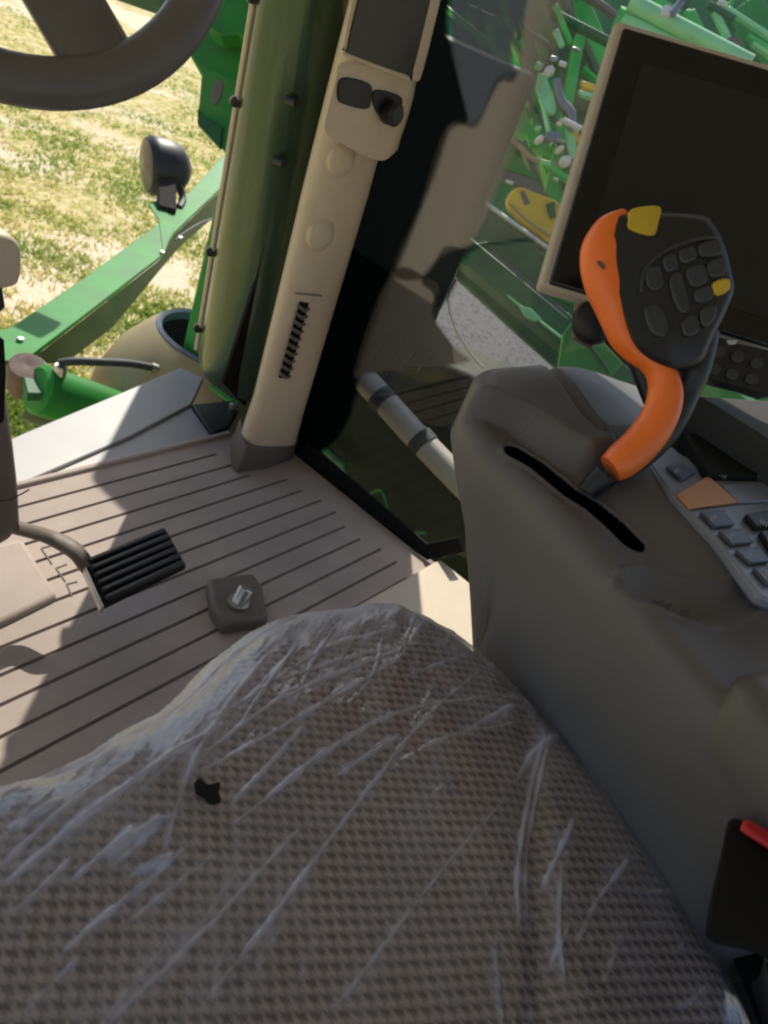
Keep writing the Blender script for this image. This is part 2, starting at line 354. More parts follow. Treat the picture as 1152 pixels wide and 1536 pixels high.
# gravel stones
mb = MB()
for i in range(2600):
    px, py = random.uniform(660, 900), random.uniform(430, 600); p = atz(px, py, GZ)
    if p.length > 12: continue
    r = random.uniform(.015, .05); q = Matrix.Rotation(random.random()*6, 3, 'Z')
    vs = [q @ Vector((x*r*random.uniform(.7, 1.3), y*r*random.uniform(.7, 1.3), z*r*.35))+p for x, y, z in ((1, 0, 0), (-1, 0, 0), (0, 1, 0), (0, -1, 0), (0, 0, 1), (0, 0, -1))]
    mb.add(vs, [(0, 2, 4), (2, 1, 4), (1, 3, 4), (3, 0, 4), (2, 0, 5), (1, 2, 5), (3, 1, 5), (0, 3, 5)])
tag(mb.build('gravel', M['gravel_stone'], smooth=False), 'loose grey gravel seen through the side window', 'gravel', kind='stuff')

# ------------------------------------------------------------------ cab floor and mat
o = MB().abox(-.9, 1.42, -1.0, 1.12, -.12, -.022).build('cab_floor', M['tan_dark']); tag(o, kind='structure')
root = thing('floor_mat', 'brown ribbed rubber floor mat in the footwell, partly sunlit', 'floor mat', (.7, .6, 0))
XL, XR, Y0, Y1 = -.2, 1.375, -.3, 1.10
def groove_end(y):           # right end of each groove
    return 1.20 if y > .93 else 1.30
mb = MB(); sp = .0485; gw = .0035; gd = .004
ys = []; y = Y1-.055
while y > -.2: ys.append(y); y -= sp
edge = Y1
for y in ys:
    xe = groove_end(y) - (.02 if int(y*1000) % 2 else 0)
    mb.add([(XL, edge, 0), (XR, edge, 0), (XR, y+gw, 0), (XL, y+gw, 0)], [(0, 1, 2, 3)])
    mb.add([(xe, y+gw, 0), (XR, y+gw, 0), (XR, y-gw, 0), (xe, y-gw, 0)], [(0, 1, 2, 3)])
    mb.add([(XL, y+gw, 0), (xe, y+gw, 0), (xe, y-gw, 0), (XL, y-gw, 0), (XL, y, -gd), (xe-.004, y, -gd)], [(0, 1, 5, 4), (4, 5, 2, 3), (1, 2, 5)], 1)
    edge = y-gw
mb.add([(XL, edge, 0), (XR, edge, 0), (XR, Y0, 0), (XL, Y0, 0)], [(0, 1, 2, 3)])
mb.add([(XL, Y1, 0), (XR, Y1, 0), (XR, Y1+.012, -.02), (XL, Y1+.012, -.02)], [(0, 1, 2, 3)])
mb.build('ribbed_sheet', [M['mat'], M['groove']], root, smooth=False)
MB().abox(XL, 1.27, Y1-.006, Y1+.008, -.005, .008).build('front_lip', M['mat'], root, bevel=.004)
MB().prism(pz([(-160, 900), (-60, 830), (34, 806), (88, 892), (10, 930), (-60, 960)], .012), (0, 0, -.02)).build('raised_pad', M['mat'], root, bevel=.012, seg=4)
mb = MB()
for a in ([(62, 822), (78, 818), (92, 842), (78, 846)], [(84, 852), (100, 846), (112, 868), (98, 872)], [(100, 876), (116, 872), (124, 888), (108, 894)]):
    P = pz(a, .001)
    for i in (0, 3):
        mb.beam(P[i], P[(i+1) % 4], .0022, .0014)
mb.build('outline_mark', M['groove'], root)
root = thing('bolt_boss', 'square raised mat boss with a zinc bolt, right of the pedal', 'floor bolt', atz(362, 897, 0))
MB().prism(pz([(311, 866), (380, 858), (394, 876), (404, 928), (336, 936), (318, 908)], .028), (0, 0, -.03)).build('boss', M['tan_dark'], root, bevel=.008, seg=3)
c = atz(357, 905, .028)
MB().lathe(c, (.05, -.02, 1), [(.021, 0), (.021, .006), (.0, .006)], 24).build('washer', M['steel'], root)
MB().lathe(c, (.5, .1, 1), [(.0145, .0), (.0145, .030), (.0125, .033), (0, .033)], 20).build('bolt_head', M['steel'], root, bevel=.002)

# cream side trim to the right of the seat
root = thing('side_trim', 'cream floor side trim between seat and side window, in sunlight', 'trim panel', (1.1, .2, 0))
MB().abox(.93, 1.375, -.7, .50, -.02, .03).build('trim_panel', M['tan_lit'], root, bevel=.01, seg=3)
MB().abox(.80, .926, -.7, .44, -.02, .024).build('trim_step', M['tan_lit'], root, bevel=.01, seg=3)
root = thing('seat_pedestal', 'cream seat base below the front of the seat cushion', 'seat base', (.45, 0, 0))
MB().abox(.1, .50, -.5, .12, .0, .40).build('pedestal_cover', M['tan_lit'], root, bevel=.02, seg=3)

# ------------------------------------------------------------------ grey cowl ledge outside the windscreen
root = thing('metal_cowl', 'grey metal cowl ledge outside the windscreen, half in shadow', 'cowl', (.9, 1.25, 0))
top = pz([(-60, 692), (38, 648), (272, 551), (306, 566), (288, 606), (195, 655), (40, 722), (-60, 768)], .0)
MB().prism(top, (0, 0, -.02)).build('ledge', M['silver'], root, bevel=.004)
f2 = pz([(40, 724), (195, 657), (288, 608), (345, 634), (345, 655), (195, 692), (40, 735)], -.008)
MB().prism(f2, (0, 0, -.015)).build('lower_strip', M['silver'], root, bevel=.002)
MB().prism(pz([(288, 606), (352, 600), (357, 618), (342, 640), (318, 650)], .004), (0, 0, -.02)).build('corner_bracket', M['black'], root, bevel=.003)
MB().lathe(atz(350, 612, .004), (0, 0, 1), [(.012, 0), (.012, .01), (0, .012)], 12).build('bolt', M['steel'], root)

# ------------------------------------------------------------------ windscreen
root = thing('windscreen', 'clear front windscreen pane with black edge band beside the corner post', 'windscreen', (.6, 1.115, 0))
MB().add([(-.8, 1.104, .01), (1.11, 1.104, .01), (1.04, 1.106, 1.42), (-.8, 1.106, 1.42)], [(0, 1, 2, 3)]).build('pane', M['windscreen'], root)
MB().prism(py_([(335, 575), (368, 610), (420, 400), (520, 0), (548, -140), (495, -140), (470, 0), (440, 165), (385, 420)], 1.09), (0, .008, 0)).build('edge_band', M['black_matt'], root)

# ------------------------------------------------------------------ exhaust stack
YS = 1.16
def stack_axis():
    a0, a1 = aty(389, 560, YS), aty(474, -60, YS); return a0, a1
a0, a1 = stack_axis(); ax = (a1-a0).normalized(); hgt = (a1-a0).length
root = thing('exhaust_stack', 'tall olive metal exhaust stack shroud standing outside the windscreen', 'exhaust stack', a0)
R0 = (aty(386, 500, YS)-aty(312, 500, YS)).length; R1 = (aty(445, 0, YS)-aty(376, 0, YS)).length*.86
def rad_(h): return R0+(R1-R0)*h/hgt
MB().lathe(a0, ax, [(R0*.55, -.02), (R0*.8, -.005), (R0*.95, .02), (rad_(.07), .07), (rad_(hgt*.5), hgt*.5), (rad_(hgt), hgt), (R1, hgt+.8)], 64).build('shroud', M['stack'], root)
def edge_pt(h, k=1.0):
    c = a0+ax*h; vd = (c-Vector(EYE)).normalized(); lf = ax.cross(vd).normalized(); 
    if lf.dot(VR) > 0: lf = -lf
    return c+lf*rad_(h)*k-vd*.02
MB().tube([edge_pt(.04), edge_pt(hgt*.5), edge_pt(hgt+.1)], .007, 8).build('edge_strip', M['tan'], root)
for h in (.10, .30, .62, .80):
    p = edge_pt(h, 1.04); MB().lathe(p, (-.6, -.8, .1), [(.010, -.012), (.010, .008), (0, .010)], 10).build('clip', M['black'], root)
for q in ((443, 155), (424, 245)):
    p = aty(q[0], q[1], YS-.092); MB().lathe(p, (0, -1, .1), [(.009, -.02), (.008, .002), (0, .004)], 10).build('clip', M['black'], root)

# ------------------------------------------------------------------ beige corner post
YP = .97
b0 = aty(397, 690, YP); t0 = aty(566, -40, YP)
root = thing('corner_post', 'beige plastic corner post between windscreen and side window', 'post', b0)
rows = [(705, 357, 437), (690, 357, 441), (620, 381, 460), (450, 423, 511), (300, 459, 556), (150, 497, 597), (60, 520, 626), (-60, 551, 665), (-160, 577, 698)]
rings = []
for yy, xl, xr in rows:
    a = aty(xl, yy, YP); b = aty(xr, yy-5, YP-.01); X = (b-a); Yv = (Vector((a.x, a.y, 0)).normalized()*.8+Vector((0, .3, 0))).normalized()
    prof = [(.05, .085), (.0, .05), (.015, .035), (.07, .018), (.16, .004), (.28, -.004), (.5, -.006), (.80, -.004), (.93, .0), (.985, .012), (1, .03), (1, .10), (.5, .11)]
    rings.append([a+X*u+Yv*v for u, v in prof])
MB().loft(rings).build('post_shell', M['tan'], root)
rb = []
for k, (dz, gsc) in enumerate(((-.03, 1.1), (.012, 1.06), (.05, 1.03))):
    a = aty(356, 694, YP); b = aty(440, 692, YP-.01); c = (a+b)/2; X = (b-a)*gsc; Yv = (Vector((c.x, c.y, 0)).normalized()*.8+Vector((0, .3, 0))).normalized()
    rb.append([c-X/2+X*u+Yv*(v-.004)+Vector((0, 0, dz)) for u, v in [(0, .12), (0, .03), (.08, .0), (.5, -.012), (.92, .0), (1, .03), (1, .12), (.5, .13)]])
MB().loft(rb).build('boot', M['tan_dark'], root, bevel=.004)
FN = Vector((0, -1, .12)).normalized()
for q in ((514, 241), (483, 353)):
    p = aty(q[0], q[1], YP-.008); MB().lathe(p+Vector((0, .012, 0)), FN, [(.034, 0), (.034, .011), (.028, .018), (.014, .021), (0, .022)], 32).build('cap_plug', M['tan'], root)
v = root; fr = py_([(444, 441), (483, 443), (447, 573), (409, 571)], YP-.012)
vent = MB().prism([Vector(p)+Vector((0, -.003, 0)) for p in py_([(449, 452), (469, 454), (441, 568), (418, 566)], YP-.006)], (0, .004, 0)).build('vent', M['black_matt'], root)
for k in range(10):
    t = (k+.6)/10; x = 450-t*31; y = 453+t*112
    p = aty(x, y, YP-.012); q = aty(x+15, y+4, YP-.012)
    MB().tube([p, (p+q)/2+Vector((0, -.004, -.004)), q], [.0035, .0045, .0035], 8).build('louvre', M['tan_dark'], vent)
mb = MB()
P = py_([(443, 440), (482, 444)], YP-.013); mb.beam(P[0], P[1], .003, .002)
mb.build('vent_seam', M['tan_dark'], root)
# plug module on the post
root = thing('switch_module', 'beige module with two black sockets on the corner post', 'switch module', aty(550, 170, YP-.03))
YM = YP-.05
mod = crom([(512, 94), (560, 100), (610, 116), (618, 124), (610, 165), (595, 212), (588, 232), (572, 241), (545, 233), (500, 208), (487, 195), (490, 172), (503, 122)], 5, True)
MB().prism([aty(a, b, YM) for a, b in mod], (.052, .03, 0)).build('module_body', M['tan'], root, bevel=.008, seg=3)
MB().prism([aty(a, b, YM-.004) for a, b in crom([(514, 118), (555, 126), (558, 145), (552, 164), (520, 158), (508, 148)], 4, True)], (0, .008, 0)).build('socket', M['black'], root, bevel=.002)
MB().prism([aty(a, b, YM-.004) for a, b in crom([(564, 136), (600, 144), (604, 158), (598, 180), (580, 186), (562, 160)], 4, True)], (0, .008, 0)).build('socket', M['black'], root, bevel=.002)
MB().lathe(aty(582, 168, YM-.004), (-.1, -1, .1), [(.02, 0), (.02, .02), (.014, .026), (0, .026)], 16).build('cable_plug', M['black'], root)
# corner display
root = thing('corner_display', 'dark corner display in a slim beige frame at the top of the post', 'display', aty(590, 20, YP-.06))
YD = YP-.07
fr = crom([(522, 86), (612, 120), (622, 118), (631, 108), (672, -60), (690, -130), (570, -170), (556, -110), (524, 20), (516, 74)], 4, True)
MB().prism([aty(a, b, YD) for a, b in fr], (.045, .028, 0)).build('frame', M['tan'], root, bevel=.006, seg=3)
MB().prism([aty(a, b, YD-.003) for a, b in crom([(527, 82), (610, 112), (620, 106), (660, -60), (676, -130), (580, -160), (566, -110), (536, 10), (523, 70)], 4, True)], (0, .01, 0)).build('screen', M['screen'], root, bevel=.002)

# ------------------------------------------------------------------ side window (right)
XG = 1.39
root = thing('side_window', 'right side window pane with black band and painted pale cab reflections', 'window', (XG, .7, 0))
gl = [(450, 682), (640, 838), (692, 826), (760, 826), (1000, 500), (1400, 300), (1400, -150), (700, -150), (600, 100), (520, 430)]
MB().add([(XG, .985, 0), (XG, .52, 0), (XG, .46, .06), (XG, -.5, .12), (XG, -.5, 1.5), (XG, .95, 1.5)], [(0, 1, 2, 3, 4, 5)]).build('pane', M['sideglass'], root)
def band(pts, x, th=.006): return MB().prism(px_(pts, x), (th, 0, 0))
band([(436, 690), (462, 664), (640, 816), (688, 806), (694, 828), (640, 840)], XG-.006).build('lower_seal', M['black_matt'], root)
def veil(name, pts, x, mname, label=None, n=26, fades=None, soft=10):  # paints the reflections and the black band onto the pane
    """thin sheet on the pane, fading at its edges"""
    P = np.array([q for q in crom(pts, 4, True)]); lo = P.min(0); hi = P.max(0)
    nx = max(6, int((hi[0]-lo[0])/4)); ny = max(6, int((hi[1]-lo[1])/4)); vs = []; fd = []
    X, Y = np.meshgrid(np.linspace(lo[0]-4, hi[0]+4, nx), np.linspace(lo[1]-4, hi[1]+4, ny)); q = np.stack([X.ravel(), Y.ravel()], 1)
    ins = np.zeros(len(q), bool); dist = np.full(len(q), 1e9); k = len(P)
    for i in range(k):
        a, b = P[i], P[(i+1) % k]; c = (a[1] > q[:, 1]) != (b[1] > q[:, 1])
        with np.errstate(divide='ignore', invalid='ignore'):
            xi = (b[0]-a[0])*(q[:, 1]-a[1])/(b[1]-a[1])+a[0]
        ins ^= c & (q[:, 0] < xi)
        ab = b-a; t = np.clip(((q-a) @ ab)/max(1e-9, ab @ ab), 0, 1); dist = np.minimum(dist, np.linalg.norm(q-(a+t[:, None]*ab), axis=1))
    sdv = np.where(ins, dist, -dist); fd = sst(-soft*.3, soft, sdv)
    if fades: fd = fd*fades(q)
    vs = [atx(a, b, x) for a, b in q]; fs = []
    for j in range(ny-1):
        for i in range(nx-1):
            f = (j*nx+i, j*nx+i+1, (j+1)*nx+i+1, (j+1)*nx+i)
            if max(fd[list(f)]) > .002: fs.append(f)
    o = MB().add(vs, fs).build(name, M[mname], root, label=label); attr(o, 'fade', fd); return o
veil('black_band', [(600, -80), (690, -80), (672, 30), (690, 120), (704, 180), (678, 192), (655, 260), (600, 400), (548, 545), (520, 640), (465, 690), (400, 680), (535, 250)], XG-.004, 'veil_black', 'black band on the glass beside the corner post', soft=5)  # opaque black sheet along the corner post
veil('reflection', [(690, -60), (800, -60), (785, 20), (768, 70), (772, 105), (745, 122), (722, 182), (700, 186), (684, 110), (676, 40)], XG-.006, 'veil_blue', 'painted blue grey reflection at the top of the glass', soft=6)
veil('reflection', [(712, 182), (748, 122), (776, 108), (800, -60), (870, -60), (835, 80), (800, 170), (760, 260), (725, 340), (700, 375), (668, 372), (640, 416), (588, 408), (628, 310), (668, 190)], XG-.008, 'veil_tan', 'painted pale beige reflection of the cab post in the glass', soft=5,
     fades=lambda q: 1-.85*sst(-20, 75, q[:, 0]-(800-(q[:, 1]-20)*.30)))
veil('reflection', [(586, 408), (642, 416), (660, 432), (650, 470), (682, 520), (700, 545), (560, 560), (530, 560)], XG-.010, 'veil_floor', 'painted beige reflection of the ribbed floor in the glass', soft=4)
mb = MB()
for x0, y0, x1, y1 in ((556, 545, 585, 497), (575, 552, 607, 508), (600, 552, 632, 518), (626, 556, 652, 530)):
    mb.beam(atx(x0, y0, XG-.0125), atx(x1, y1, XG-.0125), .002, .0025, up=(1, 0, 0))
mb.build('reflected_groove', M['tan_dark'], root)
veil('reflection', [(630, 420), (668, 378), (720, 366), (792, 356), (800, 362), (720, 372), (690, 400), (684, 430), (655, 468), (648, 440)], XG-.013, 'veil_black', 'painted dark curved reflection above the gravel', soft=4, fades=lambda q: .75+0*q[:, 0])
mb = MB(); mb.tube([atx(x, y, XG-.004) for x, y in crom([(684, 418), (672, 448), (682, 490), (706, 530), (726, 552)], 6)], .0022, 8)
mb.build('pale_edge_line', M['pale_bar'], root)

# added dark block and reflected bar outside the lower glass
root = thing('reflected_bar', 'pale bar with black bands outside the lower side window, added in place of a reflection', 'reflected_bar', atx(620, 640, 1.62))
XH = 1.60
hp = [atx(x, y, XH) for x, y in ((546, 568), (566, 590), (620, 650), (690, 722), (760, 790))]
MB().tube(hp, .034, 16).build('pale_bar', M['pale_bar'], root)  # added bar, built in place of one reflected in the glass
for x, y in ((574, 600), (634, 663)):
    a = atx(x-6, y-7, XH); b = atx(x+6, y+7, XH); MB().tube([a, b], .037, 16).build('band', M['hose'], root)
root = thing('dark_backing', 'near-black green block added outside the lower side window to darken the view', 'dark backing', (1.9, .6, -.4))
MB().prism([(1.75, .40, -1), (1.75, 1.6, -1), (1.75, 1.6, .10), (1.75, 1.06, .21), (1.75, .95, .25), (1.75, .80, .28), (1.75, .40, .30)], (.25, 0, 0)).build('housing', M['shade_green'], root, bevel=.02)  # added block, darkens the view through the lower glass
MB().abox(1.72, 1.90, 1.02, 1.62, .05, .95).build('sun_blocker', M['shade_green'], root, bevel=.02)  # added to keep sun off the right floor, mostly hidden by the sheets
p = atx(506, 698, 1.44); q = atx(541, 742, 1.44)
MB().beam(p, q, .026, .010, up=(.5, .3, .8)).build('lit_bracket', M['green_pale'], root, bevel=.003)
MB().tube([atx(470, 655, 1.70), atx(505, 690, 1.70), atx(520, 700, 1.7)], .014, 10).build('pipe', M['green_dark'], root)
MB().lathe(atx(548, 745, 1.44), (-1, -.3, .4), [(.010, 0), (.010, .01), (0, .012)], 10).build('bolt', M['steel'], root)
MB().tube([atx(x, y, 1.70) for x, y in crom([(548, 745), (570, 735), (580, 752), (590, 790), (640, 800)], 5)], .005, 8).build('cable', M['green_dark'], root)

# ------------------------------------------------------------------ steering wheel
def wheel():
    c = atd(6, -240, .64); n = (Vector(EYE)-c).normalized(); n = (n*.75+Vector((0, -.35, .9)).normalized()*.5).normalized()
    lat = Vector((1, 0, 0)); lat = (lat-lat.dot(n)*n).normalized(); upv = n.cross(lat)
    root = thing('steering_wheel', 'brown padded steering wheel at the top left, thick rim', 'steering wheel', c)
    Rw = .182; rings = []; mb = MB(); n1, n2 = 72, 18; vs = []; fs = []
    for i in range(n1):
        a = 2*math.pi*i/n1; d = lat*math.cos(a)+upv*math.sin(a)
        for j in range(n2):
            b = 2*math.pi*j/n2; rr = .0205+.002*math.cos(2*b)
            vs.append(c+d*(Rw+rr*math.cos(b))+n*rr*.95*math.sin(b))
    for i in range(n1):
        for j in range(n2):
            fs.append((i*n2+j, i*n2+(j+1) % n2, ((i+1) % n1)*n2+(j+1) % n2, ((i+1) % n1)*n2+j))
    mb.add(vs, fs); mb.build('rim', M['wheel'], root)
    hub = c-n*.045
    for a, wd in ((-1.25, .036), (-2.4, .03), (math.pi/2, .03)):
        d = lat*math.cos(a)+upv*math.sin(a)
        MB().tube([hub+d*.03, hub+d*.10+n*.015, c+d*(Rw-.02)+n*-.006, c+d*(Rw)], [(.012, wd*1.3), (.012, wd), (.013, wd*1.0), (.016, wd*1.7)], 14, flat=n).build('spoke', M['wheel'], root)
    MB().lathe(hub-n*.02, n, [(.055, 0), (.06, .02), (.05, .045), (.0, .05)], 32).build('hub', M['tan_dark'], root)
    return c, n
WC, WN = wheel()
# ------------------------------------------------------------------ steering column
YC = .85
root = thing('steering_column', 'brown steering column cover with beige cap at the left edge', 'steering column', (.42, YC, 0))
rings = []
for yy, xr in ((462, -4), (480, 3), (520, 14), (560, 22), (620, 30), (680, 38), (740, 44), (790, 46), (806, 36), (815, 18)):
    p = aty(xr, yy, YC-.04); cx = p.x-.09; wd = .09
    if yy > 800: wd -= .0
    rings.append([Vector((cx+wd*math.copysign(abs(math.cos(a))**.5, math.cos(a)), YC+.03+.07*math.copysign(abs(math.sin(a))**.5, math.sin(a)), p.z)) for a in np.arange(32)/32*2*math.pi])
MB().loft(rings).build('column_cover', M['column'], root)
P = [aty(-14, 500, YC-.048), aty(6, 510, YC-.048), aty(9, 560, YC-.048), aty(6, 630, YC-.048), aty(-14, 650, YC-.048)]
MB().prism(P, (0, .02, 0)).build('recess', M['black_matt'], root)
MB().tube([aty(x, y, YC-.05) for x, y in crom([(-20, 752), (10, 750), (30, 742), (44, 734)], 4)], .0012, 6).build('seam', M['black_matt'], root)
MB().prism([aty(a, b, YC+.0) for a, b in crom([(-60, 350), (8, 354), (30, 366), (35, 385), (33, 415), (24, 431), (-10, 436), (-60, 430)], 4, True)], (0, .06, 0)).build('cap', M['tan'], root, bevel=.008, seg=3)
MB().prism([aty(a, b, YC+.01) for a, b in ((-60, 425), (5, 430), (10, 462), (2, 470), (-60, 470))], (0, .04, 0)).build('stalk_boot', M['black'], root, bevel=.004)

# ------------------------------------------------------------------ brake pedal
zp = .115
root = thing('brake_pedal', 'black ribbed rubber brake pedal on a bent arm above the mat', 'pedal', atz(200, 850, 0))
c4 = [atz(*q, zp) for q in ((124, 842), (249, 791), (281, 848), (156, 909))]
ex = (c4[1]-c4[0]); ey = (c4[3]-c4[0])
n = ex.cross(ey).normalized()
if n.z < 0: n = -n
MB().prism(c4, n*-.012).build('pad_base', M['black_matt'], root, bevel=.006, seg=3)
mb = MB()
for k in range(6):
    t = (k+.5)/6; a = c4[0]+ey*t+ex*.04+n*.003; b = c4[0]+ey*t+ex*.95+n*.003
    mb.beam(a, b, ey.length/6*.52, .011, up=n)
mb.build('pad_ribs', M['black'], root, bevel=.0025)
MB().prism([c4[0]-ex*.02, c4[0]+ex*.02, c4[3]+ex*.01, c4[3]-ex*.03], n*-.016).build('pad_edge', M['steel'], root, bevel=.003)
MB().tube(crom([aty(20, 790, .84), atz(75, 806, .13), atz(112, 826, .125), atz(134, 852, .105), atz(165, 872, .098)], 5), [(.011, .017)]*21, 12, flat=Vector((0, .3, 1)).normalized()).build('pedal_arm', M['tan_dark'], root)

# ------------------------------------------------------------------ seat
seat_px = [(0, 1185), (80, 1165), (130, 1140), (180, 1110), (240, 1078), (300, 1030), (345, 982), (400, 942), (470, 915), (560, 905), (620, 916), (680, 948), (740, 996), (800, 1060), (870, 1133), (960, 1250), (1060, 1400), (1130, 1536)]
zs = .50
out2 = [tuple(atz(x, y, zs-.012))[:2] for x, y in seat_px]+[(.44, -.27), (.25, -.36), (.0, -.34), (-.16, -.2), (-.2, 0), (-.12, .18), (.05, .262), (.13, .27)]
OUT = np.array([q[:2] for q in crom([(a, b, 0) for a, b in out2], 8, True)])
SCN = np.array([.30, .02])
def sdist(q):
    q = np.atleast_2d(q); k = len(OUT); ins = np.zeros(len(q), bool); dist = np.full(len(q), 1e9)
    for i in range(k):
        a, b = OUT[i], OUT[(i+1) % k]; c = (a[1] > q[:, 1]) != (b[1] > q[:, 1])
        with np.errstate(divide='ignore', invalid='ignore'):
            xi = (b[0]-a[0])*(q[:, 1]-a[1])/(b[1]-a[1])+a[0]
        ins ^= c & (q[:, 0] < xi)
        ab = b-a; t = np.clip(((q-a) @ ab)/max(1e-12, ab @ ab), 0, 1); dist = np.minimum(dist, np.linalg.norm(q-(a+t[:, None]*ab), axis=1))
    return np.where(ins, dist, -dist)
BX, BY = np.array(atz(790, 1150, zs))[:2], np.array(atz(800, 1400, zs))[:2]
def seat_z(q, sd_=None):
    q = np.atleast_2d(q); d = sdist(q) if sd_ is None else sd_
    r = .05; e = np.clip(d, 0, r)
    z = zs-.028+np.sqrt(np.maximum(0, r*r-(r-e)**2))*.62
    ab = BY-BX; nrm = np.array([ab[1], -ab[0]])/np.linalg.norm(ab); u = (q-BX) @ nrm
    z = z-.006*np.exp(-(u/.012)**2)*sst(.0, .04, d)
    z = z+.004*np.sin(q[:, 0]*14+1)*np.cos(q[:, 1]*11)
    return z
du = np.array(atz(500, 1400, zs)-atz(200, 1402, zs))[:2]; du /= np.linalg.norm(du); dv = np.array(atz(330, 1200, zs)-atz(350, 1480, zs))[:2]; dv /= np.linalg.norm(dv)
Minv = np.linalg.inv(np.array([du, dv]).T)
CELL = .0092
root = thing('operator_seat', 'woven brown operator seat cushion in the foreground', 'seat', (.3, 0, .3))
nr, na = 70, len(OUT); vs = []; fs = []
for i in range(nr+1):
    t = 1-(1-i/nr)**1.6
    q = SCN+(OUT-SCN)*max(t, .002); zz = seat_z(q)
    vs += [Vector((a, b, c)) for (a, b), c in zip(q, zz)]
for dz, gsc in ((-.02, 1.003), (-.05, 1.0), (-.085, .985), (-.11, .95)):
    q = SCN+(OUT-SCN)*gsc; vs += [Vector((a, b, zs-.028+dz)) for a, b in q]
K = nr+5
for i in range(K-1):
    for j in range(na): fs.append((i*na+j, i*na+(j+1) % na, (i+1)*na+(j+1) % na, (i+1)*na+j))
o = MB().add(vs, fs).build('cushion', M['fabric'], root)
uvl = o.data.uv_layers.new(name='UVMap'); co_ = np.array([v.co[:2] for v in o.data.vertices]); uvv = (Minv @ co_.T).T/CELL
li = np.array([l.vertex_index for l in o.data.loops]); uvl.data.foreach_set('uv', uvv[li].astype(np.float32).ravel())
rg = []
for dz, gsc in ((-.07, .97), (-.075, 1.03), (-.16, 1.035), (-.30, 1.0)):
    q = SCN+(OUT-SCN)*gsc; q[:, 1] = np.where(q[:, 1] > .1, .1+(q[:, 1]-.1)*.45, q[:, 1]); rg.append([Vector((a, b, zs-.028+dz)) for a, b in q])
MB().loft(rg).build('seat_base', M['black_matt'], root)
MB().abox(.42, .74, -.65, .04, .12, .34).build('gap_filler', M['black_matt'], root)  # added black box, darkens the gap between seat and console
p0 = atz(303, 1186, zs+.003); MB().prism([atz(x, y, zs+.0115) for x, y in crom([(291, 1176), (300, 1168), (312, 1178), (330, 1174), (328, 1190), (331, 1204), (314, 1207), (304, 1196), (294, 1192)], 2, True)], (0, 0, .001)).build('tear_tag', M['black_matt'], root)

# clear plastic film over the seat
root = thing('plastic_film', 'clear wrinkled plastic film stretched over the seat cushion', 'plastic cover', (.3, 0, .52))
CR = [  # creases (points in the photo, strength, width in mm)
 ([(162, 1536), (287, 1417), (462, 1229)], .42, 1.3), ([(292, 1521), (375, 1421), (480, 1283)], .25, 1.5), ([(92, 1437), (137, 1396), (292, 1262)], .4, 1.8),
 ([(183, 1392), (325, 1283)], .28, 1.3), ([(342, 1246), (480, 1137), (560, 1085)], .4, 1.4), ([(346, 1212), (396, 1158), (462, 1083)], .4, 1.8), ([(300, 1162), (400, 1108), (480, 1058), (540, 1020)], .55, 1.4),
 ([(312, 1129), (396, 1066), (480, 1021), (600, 975)], .55, 1.7), ([(312, 1083), (375, 1046), (480, 975), (560, 950)], .45, 1.6), ([(0, 1342), (125, 1233), (250, 1142), (330, 1090)], .5, 2.6), ([(0, 1308), (83, 1229), (200, 1140)], .4, 2.2),
 ([(108, 1329), (200, 1246)], .45, 2.2), ([(246, 1275), (287, 1150), (340, 1060), (417, 962)], .38, 2.0), ([(400, 1025), (537, 983), (633, 967)], .35, 1.4), ([(400, 1108), (537, 1025), (600, 990)], .3, 1.3),
 ([(400, 1200), (483, 1133), (600, 1071), (712, 1050), (796, 1046)], .4, 1.7), ([(400, 1387), (454, 1312), (567, 1167), (650, 1067), (733, 996)], .36, 1.5), ([(483, 1536), (567, 1429), (667, 1300), (762, 1196)], .28, 1.4),
 ([(579, 1162), (667, 1112), (792, 1083)], .35, 1.5), ([(775, 1392), (771, 1317), (792, 1192), (817, 1096)], .5, 2.2), ([(790, 1390), (786, 1300), (806, 1180), (822, 1100)], .35, 1.6), ([(846, 1496), (835, 1421), (835, 1296)], .35, 1.6),
 ([(812, 1337), (854, 1233)], .4, 2.2), ([(880, 1371), (939, 1292)], .3, 2.0), ([(1005, 1435), (1025, 1415)], .3, 1.5), ([(1012, 1518), (1060, 1478)], .25, 1.3), ([(860, 1420), (900, 1340)], .25, 2), ([(840, 1100), (800, 1130), (768, 1180)], .4, 3),
 ([(500, 1170), (560, 1130), (600, 1105)], .45, 2.5), ([(930, 1345), (1005, 1338)], .25, 1.6), ([(930, 1390), (1000, 1385)], .2, 1.6), ([(700, 1100), (760, 1065), (790, 1058)], .45, 3.5), ([(150, 1300), (215, 1250), (250, 1230)], .25, 4.0), ([(165, 1306), (235, 1246)], .3, 1.6), ([(205, 1310), (262, 1290)], .22, 3), ([(190, 1322), (262, 1280)], .25, 1.5),
 ([(200, 1500), (330, 1380)], .12, 1.2), ([(30, 1530), (120, 1440)], .25, 1.6), ([(600, 1240), (700, 1150)], .12, 1.4), ([(540, 960), (600, 940)], .2, 3), ([(620, 1010), (700, 985)], .25, 2), ([(520, 1060), (560, 1010), (575, 940)], .25, 1.6),
 ([(440, 1060), (470, 990), (510, 930)], .25, 1.8), ([(360, 1090), (400, 1030), (450, 960)], .25, 2.2), ([(0, 1395), (60, 1340), (110, 1290)], .25, 1.8), ([(20, 1250), (90, 1205)], .35, 3), ([(820, 1460), (850, 1390)], .2, 1.5), ([(750, 1540), (740, 1440), (745, 1380)], .15, 2.5), ([(900, 1480), (930, 1400)], .2, 1.5), ([(690, 1400), (760, 1290)], .1, 1.5)]
st = .0016
gx = np.arange(-.02, .70, st); gy = np.arange(-.27, .32, st)
GX, GY = np.meshgrid(gx, gy); q = np.stack([GX.ravel(), GY.ravel()], 1)
